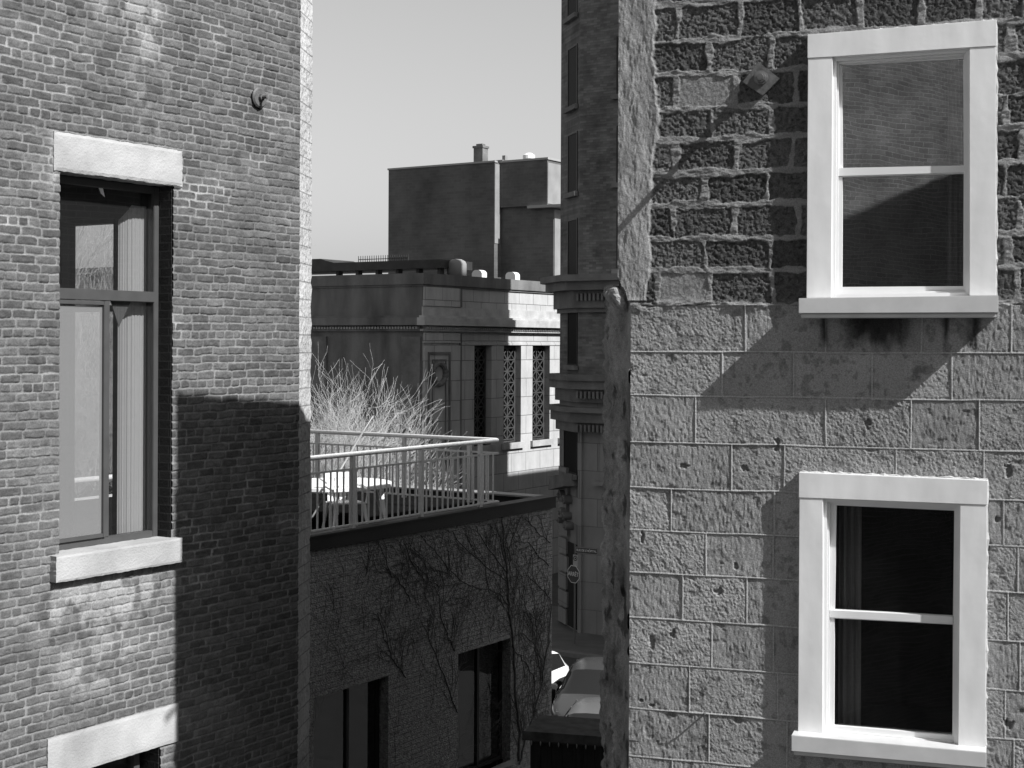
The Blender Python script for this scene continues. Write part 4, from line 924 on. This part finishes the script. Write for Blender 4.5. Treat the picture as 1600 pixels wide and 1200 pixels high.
for px, lb in ((749, 'white hooded roof vent on the shaded part of the parapet'), (801, 'white hooded roof vent where the sunlit parapet begins')):
    x_, z_ = BR_.uv(px, 427 if px < 760 else 430, 3.7); v_ = MB(); n = 10
    prof = [(-.27, -.3), (.27, -.3), (.27, .0), (.2, .1), (.1, .14), (-.1, .14), (-.2, .1), (-.27, .0)]
    v_.prism([(a_, b_) for a_, b_ in prof], -.2, .2); v_.box(-.2, .2, -.2, .2, -1.2, -.3)
    o = v_.build('roof_vent', M['roofwhite']); o.location = BR_.w(x_, 3.7, z_); o.rotation_euler = (0, 0, TB); tag(o, lb, 'vent', 'white vents on the bank roof')
fn = MB(); fz2 = HR.uv(580, 401, 3)[1]; fa_, fb_ = HR.uv(562, 405, 3)[0], HR.uv(640, 405, 3)[0]; x_ = fa_
while x_ < fb_: fn.box(x_ - .008, x_ + .008, 2.9, 2.93, zt0 - .3, fz2 + .04); x_ += .13
fn.box(fa_, fb_, 2.89, 2.94, fz2 - .14, fz2 - .11); o = fn.build('roof_fence', M['copper']); o.location = (HR.X, HR.Y, 0); o.rotation_euler = (0, 0, HR.a); tag(o, 'thin spiked fence along the top of the dark canopy', 'fence')
# ------------------------------------------------------------------ TOWER
Tx, Ty = at(905, 50.5); TF = Frame(Tx, Ty, TB)
TW = tag(empty('brick_tower', TF), 'tall dark brick corner building with stone base, dentilled cornices and chamfered corner', 'building')
u = TF.uv
CHA = TB - R(-0); 
# chamfer runs back and left from x=0; find its length so that it ends at px 874
chd = (-math.cos(R(42)), math.sin(R(42)))    # local direction
Lc = .5
while Lc < 6:
    X_, Y_, _ = TF.w(chd[0] * Lc, chd[1] * Lc)
    if CX + FPX * X_ / Y_ < 875: break
    Lc += .02
ce = (chd[0] * Lc, chd[1] * Lc)
tbk = sn(*BR_.w(BR_.uv(793, 600)[0], 0)[:2])[0] - sn(Tx, Ty)[0]      # depth that throws the shadow edge on the bank
ztop = H + 12.7
zs1 = (u(920, 592)[1]); zs2 = u(920, 440)[1]; zs3 = u(920, 644)[1]
foot = [(ce[0], ce[1]), (0, 0), (14, 0), (14, tbk), (ce[0], tbk)]
t_ = MB(); t_.prismz(foot, zs1, ztop); t_.build('brick_wall', M['tower'], TW)
t_ = MB(); t_.prismz(foot, 0, zs1); t_.build('stone_base', M['towerstone'], TW)
def tband(mb, z0, z1, p):
    q = (math.sin(R(42)) * -1, -math.cos(R(42)))   # outward normal of the chamfer
    a0 = (ce[0] - p, ce[1] - p * .15); a1 = (ce[0] + q[0] * p - .0, ce[1] + q[1] * p); b0 = (q[0] * p * .6, -p)
    mb.prismz([(ce[0] - p, tbk), (ce[0] - p, ce[1]), a1, b0, (14, -p), (14, -.0), (0, 0), (ce[0], ce[1]), (ce[0], tbk)], z0, z1)
for zc, pr in ((zs2, ((0, .22, .75), (-.3, 0, .55), (-.9, -.3, .25), (-1.05, -.9, .12))), (zs1, ((-.06, .14, .5), (-.35, -.06, .4), (-.8, -.35, .18))), (zs3, ((0, .16, .55), (-.35, 0, .35), (-.7, -.35, .15)))):
    c_ = MB()
    for a_, b_, p in pr: tband(c_, zc + a_, zc + b_, p)
    c_.build('cornice', M['towertrim'], TW)
    d_ = MB(); x_ = .1
    while x_ < 3.2: d_.box(x_, x_ + .08, -.40, -.1, zc - .66, zc - .42); x_ += .16
    d_.build('dentil_course', M['towertrim'], TW)
# chamfer windows: each a dark frame with sill in the narrow face
ca = math.atan2(-chd[1], -chd[0])
CF = Frame(*TF.w(ce[0], ce[1])[:2], TB + ca)
def twin(F_, par, xa_, xb_, z0, z1, wloc):
    w_ = MB(); rect_frame(w_, xa_, xb_, z0, z1, -.03, .02, .05); o_ = w_.build('window', M['fascia'], par)
    o_.location = wloc[:3]; o_.rotation_euler = (0, 0, wloc[3])
    p_ = MB(); p_.box(xa_ + .05, xb_ - .05, -.012, .01, z0 + .05, z1 - .05); p_.build('pane', M['farglass'], o_)
    s_ = MB(); s_.box(xa_ - .12, xb_ + .12, -.16, -.031, z0 - .16, z0); s_.build('sill', M['towertrim'], o_)
cl = (ce[0], ce[1], 0, ca)
for pa, pb in ((-110, 20), (77, 163), (211, 299), (344, 431), (483, 571)):
    xa_, z1 = CF.uv(888, pa); xb_, z0 = CF.uv(902.5, pb); twin(CF, TW, xa_, xb_, z0, z1, cl)
xa_, z1 = CF.uv(882, 657); xb_, z0 = CF.uv(902, 742); twin(CF, TW, xa_, xb_, z0, z1, cl)
for pa, pb in ((57, 148), (197, 286), (330, 420)):
    xa_, z1 = u(964, pa); xb_ = xa_ + 1.2; z0 = u(964, pb)[1]; twin(TF, TW, xa_, xb_, z0, z1, (0, 0, 0, 0))
# pilasters, carved brackets and door hood on the stone base
pb_ = MB(); x_ = u(906, 700)[0]; pb_.box(x_, x_ + .12, -.10, 0, 0, zs3 - .7); x_ = u(940, 700)[0]; pb_.box(x_, x_ + .35, -.10, 0, u(940, 755)[1], zs3 - .7); pb_.box(x_ - .2, x_ + .5, -.25, 0, u(940, 758)[1], u(940, 752)[1]); pb_.build('pilaster', M['towerstone'], TW)
pb_ = MB(); zz0, zz1 = CF.uv(885, 772)[1], CF.uv(885, 745)[1]; xa_ = CF.uv(879, 760)[0]; xb_ = CF.uv(901, 760)[0]
pb_.prism([(xa_, zz1), (xb_, zz1 + .2), (xb_ + .1, zz1 - .2), (xa_ - .1, zz1 - .5)], -.5, 0)
for i, (px, py, r) in enumerate(((886, 774, .20), (892, 780, .16), (887, 800, .17), (892, 806, .13), (884, 812, .12), (895, 822, .14))):
    x_, z_ = CF.uv(px, py); pb_.lathe([(r, -.30), (r, 0)], (x_, 0, z_), 14, 'y'); pb_.lathe([(r * .45, -.36), (r * .45, -.3)], (x_, 0, z_), 10, 'y')
o = pb_.build('carved_bracket', M['towertrim'], TW); o.location = cl[:3]; o.rotation_euler = (0, 0, ca)
dr = MB(); xa_, zt_ = CF.uv(887, 845); xb_ = CF.uv(902, 900)[0]; dr.box(xa_, xb_, -.05, .0, .2, zt_); o = dr.build('door', M['dark'], TW); o.location = cl[:3]; o.rotation_euler = (0, 0, ca)
qn = MB(); xa_, xb_ = CF.uv(877, 900)[0], CF.uv(889, 900)[0]
for i in range(9):
    z_ = .2 + i * .62; qn.box(xa_, xb_ + (.12 if i % 2 else 0), -.12, 0, z_, z_ + .52)
o = qn.build('quoins', M['towerstone'], TW); o.location = cl[:3]; o.rotation_euler = (0, 0, ca)
# ------------------------------------------------------------------ FAR SLAB
Fx, Fy = at(606, 105); FF = Frame(Fx, Fy, TB); u = FF.uv
FB = tag(empty('windowless_building', FF), 'large dark windowless brick building on the skyline with a chimney', 'building')
x1_ = u(772.5, 300)[0]; st = .62; x2_ = u(855, 300, st)[0]; zt = u(606, 266)[1]; zt2_ = u(815, 252, st)[1]
z385 = u(840, 321, st)[1]
b_ = MB(); b_.box(0, x1_, 0, 18, 0, zt); b_.build('wall', M['far'], FB)
b_ = MB(); b_.box(x1_ + .002, x2_, st, 18, z385, zt2_); b_.box(x1_ + .002, x2_ + .35, st + .25, 18, 0, z385 - .002); b_.build('rear_wall', M['far'], FB)
b_ = MB(); b_.box(x1_ + .0015, x1_ + .04, .02, st - .001, u(775, 380)[1], zt - .1); b_.box(x2_ + .001, x2_ + .03, st + .05, 17, z385 + .1, zt2_ - .2); b_.box(x2_ + .351, x2_ + .42, st + .3, 1.8, 0, z385 - .3); b_.build('sunlit_side_strip', M['farpale'], FB)  # side faces painted pale where the sun strikes them
b_ = MB(); b_.box(-.06, x1_ + .06, -.06, .3, zt, zt + .12); b_.box(x1_ + .07, x2_ + .08, st - .06, st + .3, zt2_, zt2_ + .14); b_.box(x2_ - .2, x2_ + .08, st + .31, 18, zt2_, zt2_ + .14); b_.box(u(826, 320, st)[0], x2_ + 1.2, st - .2, 3, z385 - .18, z385); b_.build('flashing', M['farcap'], FB)
ch = MB(); xa_, xb_ = u(740, 240, 3)[0], u(754, 240, 3)[0]; zc_2 = u(747, 231, 3)[1]; ch.box(xa_, xb_, 3, 3.7, zt, zc_2); ch.box(xa_ - .06, xb_ + .06, 2.94, 3.76, zc_2, zc_2 + .15); ch.box(xa_ + .15, xb_ - .1, 3.1, 3.5, zc_2 + .15, zc_2 + .3); ch.build('chimney', M['towertrim'], FB)
vt = MB(); a_, z_ = u(787, 249, 1); vt.box(a_ - .12, a_ + .12, 1, 1.3, zt2_ - .2, zt2_ + .55); a_ = u(775, 249, .6)[0]; vt.box(a_ - .35, a_ + .45, .7, 1.5, zt2_, zt2_ + .22); vt.build('roof_pipe', M['farpale'], FB)
vt = MB(); a_ = u(824, 249, 2)[0]; vt.lathe([(.3, 0), (.3, .35), (.42, .36), (.42, .6), (.2, .75), (0, .78)], (a_, 2.2, zt2_), 16); vt.box(a_ - 1.2, a_ + .2, 2.0, 2.6, zt2_, zt2_ + .18); vt.build('roof_ventilator', M['roofwhite'], FB)
# ------------------------------------------------------------------ SIGNS
sx0, sy0 = at(898.5, 48.5); ss, snn = sn(sx0, sy0)
SP = tag(empty('street_sign_pole', loc=(sx0, sy0, .135), rz=TB), 'thin pole carrying a stop sign, a small round-symbol plate and a street name plate', 'sign')
m_ = MB(); zt_ = H + (HY - 850) / FPX * 48.5 - .135; m_.tube([(0, .06, 0), (0, .06, zt_)], .035, 10); m_.build('pole', M['pole'], SP)
def text(name, s_, size, m, par, loc, rot, ext=.004, sx=1):
    cu = bpy.data.curves.new(name, 'FONT'); cu.body = s_; cu.size = size; cu.extrude = ext; cu.align_x = 'CENTER'; cu.align_y = 'CENTER'
    tmp = bpy.data.objects.new(name, cu); C.objects.link(tmp); dg = bpy.context.evaluated_depsgraph_get()
    me = bpy.data.meshes.new_from_object(tmp.evaluated_get(dg)); bpy.data.objects.remove(tmp); me.materials.clear(); me.materials.append(m)
    o_ = bpy.data.objects.new(name, me); C.objects.link(o_); o_.parent = par; o_.location = loc; o_.rotation_euler = rot; o_.scale = (sx, 1, 1); return o_
def zpy(py, d=48.5): return H + (HY - py) / FPX * d - .135
# stop plate turned towards the alley
so = MB(); rr_ = .31; oc = [(rr_ * math.cos(R(22.5 + 45 * i)), rr_ * math.sin(R(22.5 + 45 * i))) for i in range(8)]
so.prism(oc, -.006, .0); o = so.build('stop_plate', M['signwhite'], SP); o.location = (-.03, .02, zpy(897)); o.rotation_euler = (0, 0, R(-17))
si = MB(); si.prism([(a_ * .93, b_ * .93) for a_, b_ in oc], -.009, -.0065); fi = si.build('stop_face', M['signface'], o)
text('stop_lettering', 'ARRÊT', .19, M['signwhite'], o, (0, -.011, .0), (R(90), 0, 0), sx=.9)
pk = MB(); pk.prism([(-.10, -.20), (.10, -.20), (.10, .20), (-.10, .20)], -.005, 0); o = pk.build('parking_plate', M['signgrey'], SP); o.location = (.05, .0, zpy(875.5)); o.rotation_euler = (0, 0, R(-10))
pk = MB(); n = 24; pk.add([(math.cos(2 * math.pi * i / n) * r, -.008, .08 + math.sin(2 * math.pi * i / n) * r) for r in (.085, .06) for i in range(n)], [(i, (i + 1) % n, n + (i + 1) % n, n + i) for i in range(n)]); pk.lathe([(.028, -.009), (.028, -.006)], (0, 0, .08), 12, 'y'); pk.build('round_symbol', M['dark'], o)
nl = MB(); nl.box(0.05, .90, -.01, .0, -.11, .11); o = nl.build('street_name_plate', M['signface'], SP); o.location = (0.0, .0, zpy(858.5)); 
nb_ = MB(); rect_frame(nb_, .06, .89, -.10, .10, -.014, -.0105, .012); nb_.build('plate_border', M['signgrey'], o)
text('name_lettering', "RUE DE L'HÔPITAL", .105, M['signwhite'], o, (.475, -.013, .0), (R(90), 0, 0), sx=.86)
# ------------------------------------------------------------------ CARS
def car(loc, rz, L_, Wd, Hh, paint, label, suv=False, hatch=False):
    c_ = tag(empty('parked_car', loc=loc, rz=rz), label, 'car', 'cars parked in the side street')
    hb = .95 if suv else .86
    # stations: x, zlow, zbelt, zroof, half width belt, half width roof   (x=0 rear, x=L front)
    st = [(0.0, .42, .62, .62, .72, .60), (.06, .28, .84, .85, .82, .66), (.35, .22, .95, .97, .88, .66), (.75, .20, .97, 1.02 if not suv else 1.35, .90, .62), (1.25, .20, .96, Hh - .10, .91, .58), (1.8, .20, .95, Hh, .92, .57),
          (2.5, .20, .94, Hh + .01, .92, .57), (3.0, .20, .93, Hh - .07, .92, .56), (3.55, .20, .92, 1.06, .91, .60), (3.75, .20, .90, .95, .90, .66), (4.25, .22, .82, .84, .87, .66), (L_ - .12, .28, .70, .71, .80, .62), (L_, .40, .58, .58, .66, .55)]
    if hatch: st[1:4] = [(.06, .28, .90, 1.02, .84, .66), (.30, .22, .97, Hh - .12, .88, .60), (.75, .20, .97, Hh - .04, .90, .58)]; st[4] = (1.25, .20, .96, Hh, .91, .57)
    k_ = Wd / 1.84; vs = []
    for x_, zl_, zb_, zr_, wb_, wr_ in st:
        wb_, wr_ = wb_ * k_, wr_ * k_; zm = (zl_ + zb_) / 2
        half = [(wb_ * .86, zl_), (wb_ * 1.0, zm - .05), (wb_ * 1.0, zm + .12), (wb_ * .965, zb_), (wr_ + (wb_ * .95 - wr_) * .12, zb_ + (zr_ - zb_) * .86), (wr_ * .80, zb_ + (zr_ - zb_) * .98), (wr_ * .3, zr_ + .012)]
        ring = [(x_, -a_, b_) for a_, b_ in half] + [(x_, a_, b_) for a_, b_ in reversed(half)]
        vs += ring
    n = 14; body = []; gl = []
    for i in range(len(st) - 1):
        for k__ in range(n - 1):
            f = (i * n + k__, i * n + k__ + 1, (i + 1) * n + k__ + 1, (i + 1) * n + k__)
            side_gl = k__ in (3, 9) and (2 if hatch else 3) <= i <= 8
            scr = k__ in (4, 5, 6, 7, 8) and (i in (2, 3, 7, 8) if not hatch else i in (1, 7, 8))
            (gl if side_gl or scr else body).append(f)
        body.append((i * n + n - 1, i * n, (i + 1) * n, (i + 1) * n + n - 1))
    body += [tuple(range(n - 1, -1, -1)), tuple(range((len(st) - 1) * n, len(st) * n))]
    B_ = MB(); B_.add(vs, body); bo = B_.build('body', paint, c_, smooth=True)
    G_ = MB(); G_.add(vs, gl); G_.build('window', M['carglass'], c_, smooth=True)
    for sy_ in (-1, 1):
        for i_ in (5, 6):
            pl_ = MB()
            p1_ = vs[i_ * n + (3 if sy_ < 0 else 10)]; p2_ = vs[i_ * n + (4 if sy_ < 0 else 9)]; pl_.tube([(p1_[0], p1_[1] * 1.005, p1_[2]), (p2_[0], p2_[1] * 1.01, p2_[2])], .03, 6); pl_.build('pillar', paint, c_)
    for x_ in (.80, L_ - .85):
        for sy_ in (-1, 1):
            w_ = MB(); yy_ = sy_ * (Wd / 2 - .09); w_.lathe([(.20, -.11), (.31, -.11), (.33, -.06), (.33, .06), (.31, .11), (.20, .11)], (x_, yy_, .33), 24, 'y'); wo = w_.build('wheel', M['tyre'], c_)
            w_ = MB(); w_.lathe([(.0, sy_ * .09), (.06, sy_ * .10), (.19, sy_ * .115), (.20, sy_ * .08)], (x_, yy_, .33), 18, 'y', cap=False); w_.build('rim', M['chrome'], wo)
    for sy_ in (-1, 1):
        w_ = MB(); w_.box(L_ - .24, L_ - .085, sy_ * .62 * k_ - .13, sy_ * .62 * k_ + .13, .60, .70); w_.build('headlight', M['lampglass'], c_, bevel=.03)
        w_ = MB(); w_.box(.01, .10, sy_ * .62 * k_ - .17, sy_ * .62 * k_ + .17, .70, .86); w_.build('tail_light', M['cargrey'], c_, bevel=.02)
        w_ = MB(); w_.box(3.30, 3.48, sy_ * (.98 * k_) - .09, sy_ * (.98 * k_) + .09, .96, 1.10); w_.build('mirror', paint, c_, bevel=.03)
        w_ = MB(); w_.box(1.62, 1.80, sy_ * .925 * k_ - .012, sy_ * .925 * k_ + .012, .80, .83); w_.box(2.65, 2.83, sy_ * .93 * k_ - .012, sy_ * .93 * k_ + .012, .80, .83); w_.build('door_handle', paint, c_)
    w_ = MB(); w_.box(-.02, .05, -.17, .17, .66, .80); w_.build('number_plate', M['signgrey'], c_)
    w_ = MB(); w_.box(L_ - .05, L_ + .01, -.42, .42, .46, .60); w_.build('grille', M['chrome'], c_)
    return c_
P = lambda px, d: at(px, d)
# white car: its long axis follows the alley, tail far away
wxp, wyp = at(896, 41.6); s_w, n_w = sn(wxp, wyp)
def place(s_, n_, flip): p = SN(s_, n_); return (p[0], p[1], .004)
car(place(s_w - 0.0, n_w - .88, 0), TL + R(180), 4.4, 1.82, 1.46, M['carwhite'], 'white sunlit hatchback, only its rear quarter showing past the vine wall', hatch=True)
def facing(px_front, d_front, ax_deg, L_=4.6):
    x_, y_ = at(px_front, d_front); return (x_ + L_ * math.cos(R(ax_deg)), y_ + L_ * math.sin(R(ax_deg)), .004)
car(facing(914, 37.2, 78), R(78 + 180), 4.6, 1.84, 1.50, M['cardark'], 'dark car facing the viewer beside the white hatchback')
car(facing(908, 32.9, 76), R(76 + 180), 4.6, 1.84, 1.42, M['cargrey'], 'dark grey car nearest the black timber shed, only its roof and hood showing')
# ------------------------------------------------------------------ SHED
shx, shy = at(828, 19.6); SH = Frame(shx, shy, TR + R(4)); u = SH.uv
SD = tag(empty('timber_shed', SH), 'black timber shed with a flat weathered top below the parked cars', 'shed')
zt = u(890, 1146)[1]; xe = u(952, 1150)[0] + .6
b_ = MB(); x_ = .03
while x_ < xe: b_.box(x_, min(x_ + .14, xe), 0, .03 + .004 * (int(x_ * 50) % 2), 0, zt - .08); x_ += .145
b_.build('board_wall', M['wood'], SD)
b_ = MB(); b_.box(-.04, xe + .1, -.06, .85, zt - .08, zt); b_.box(-.06, xe + .12, -.08, -.061, zt - .11, zt + .01); b_.build('roof', M['shedtop'], SD)
b_ = MB(); b_.box(0.03, .08, .04, .8, 0, zt - .081); b_.box(0.03, xe, .8, .84, 0, zt - .081); b_.build('rear_wall', M['wood'], SD)
ST = tag(empty('string_light', SH), 'string of small pale bulbs hung along the black shed edge', 'string light')
xs_b = np.arange(.07, xe, .122); wv = MB(); pts = []
for x_ in xs_b: pts += [(x_, -.10, zt - .10), (x_ + .061, -.10, zt - .12)]
wv.tube(pts, .005, 5); wv.build('wire', M['iron'], ST)
b0 = None
for i, x_ in enumerate(xs_b):
    if b0 is None: q_ = MB(); q_.lathe([(.004, 0), (.009, -.015), (.009, -.035), (.003, -.065)], (0, 0, 0), 8); b0 = o = q_.build('bulb', M['coping'], ST)
    else: o = b0.copy(); C.objects.link(o); o.parent = ST
    o.location = (x_, -.10, zt - .10)
# ------------------------------------------------------------------ neighbours outside the picture
def block(name, s0_, s1_, n0_, n1_, top, label):
    b_ = MB(); p = [SN(s0_, n0_)[:2], SN(s0_, n1_)[:2], SN(s1_, n1_)[:2], SN(s1_, n0_)[:2]]
    b_.prismz(p, 0, top); b_.prismz([SN(s0_ - .1, n0_ - .1)[:2], SN(s0_ - .1, n1_ + .1)[:2], SN(s1_ + .1, n1_ + .1)[:2], SN(s1_ + .1, n0_ - .1)[:2]], top, top + .02)
    return tag(b_.build(name, M['brick']), label, 'building')
sI, nI = sn(XI, YI); sE, nE = sn(*IF.w(xE, 0)[:2])
D = 7.5; block('neighbour_shade_block', sI - 1.5, sE + 1.0, nI + D, nI + D + 8, ztf - .035 + D * math.tan(EL), 'unseen brick building across the alley, placed to shade the wall below the terrace')  # unseen; height set so its shadow ends near the top rail
sT = sn(Tx, Ty)[0]
block('street_shade_block', sE + 14.5, sT + .5, nE + 13, nE + 24, 32, 'unseen tall brick block added to shade the side street pavement')  # unseen block added to keep the pavement in shade
# low block beyond the tower that shades the foot of the bank
sB = sn(*BR_.w(6.4, 0)[:2]); zsh = BR_.uv(830, 741)[1]
block('corner_building', sT + tbk + .03, sT + tbk + 24, sB[1] + 14, sB[1] + 24, zsh + 14 * math.tan(EL), 'low building across the street from the bank')
# brick building behind the viewer, mirrored in the upper window
RV = Frame(-4.2, -1.0, R(108)); 
bb = MB(); bb.box(-14, 6, 0, 4, 0, H + 8)
o = bb.build('courtyard_building', M['brick_pale']); o.location = (RV.X, RV.Y, 0); o.rotation_euler = (0, 0, RV.a)
tag(o, 'brick building behind the viewer, mirrored in the upper white window', 'building')

vb = MB(); vb.box(2.0, 9, -14, -6, 0, H + 7.6); vb.box(1.9, 9.1, -14.1, -5.9, H + 7.6, H + 7.8)  # unseen caster added to shade part of the mirrored wall
tag(vb.build('viewer_shade_block', M['brick']), 'unseen brick block behind the viewer, added to shade the mirrored wall', 'building')
# low pale building far left, seen only through the tall window
PX_, PY_ = at(90, 62); PF = Frame(PX_, PY_, TB); zt = PF.uv(148, 419)[1]
pb = tag(empty('pale_building', PF), 'low pale flat-roofed building beyond the trees, glimpsed through the tall window', 'building')
b_ = MB(); wallholes(b_, -2, 6, 0, zt - .3, [(x_, x_ + .9, 5.5, 8) for x_ in (-1.4, .2, 1.8, 3.4)], 0, .4); b_.box(-2, 6, .4, 6, 0, zt - .35); b_.build('wall', M['bank'], pb)
b_ = MB(); b_.box(-2.3, 6.3, -.3, 6.2, zt - .3, zt); b_.build('cornice', M['banktrim'], pb)

tb = MB(); tb.box(-26, 5.5, -34, -15, 0, H + 26); tb.box(-26.2, 5.7, -34.2, -14.8, H + 26, H + 26.6)  # unseen block added to cut the sky fill from behind
tag(tb.build('sky_blocker', M['tower']), 'unseen dark block added well behind the viewer to cut sky light', 'building')
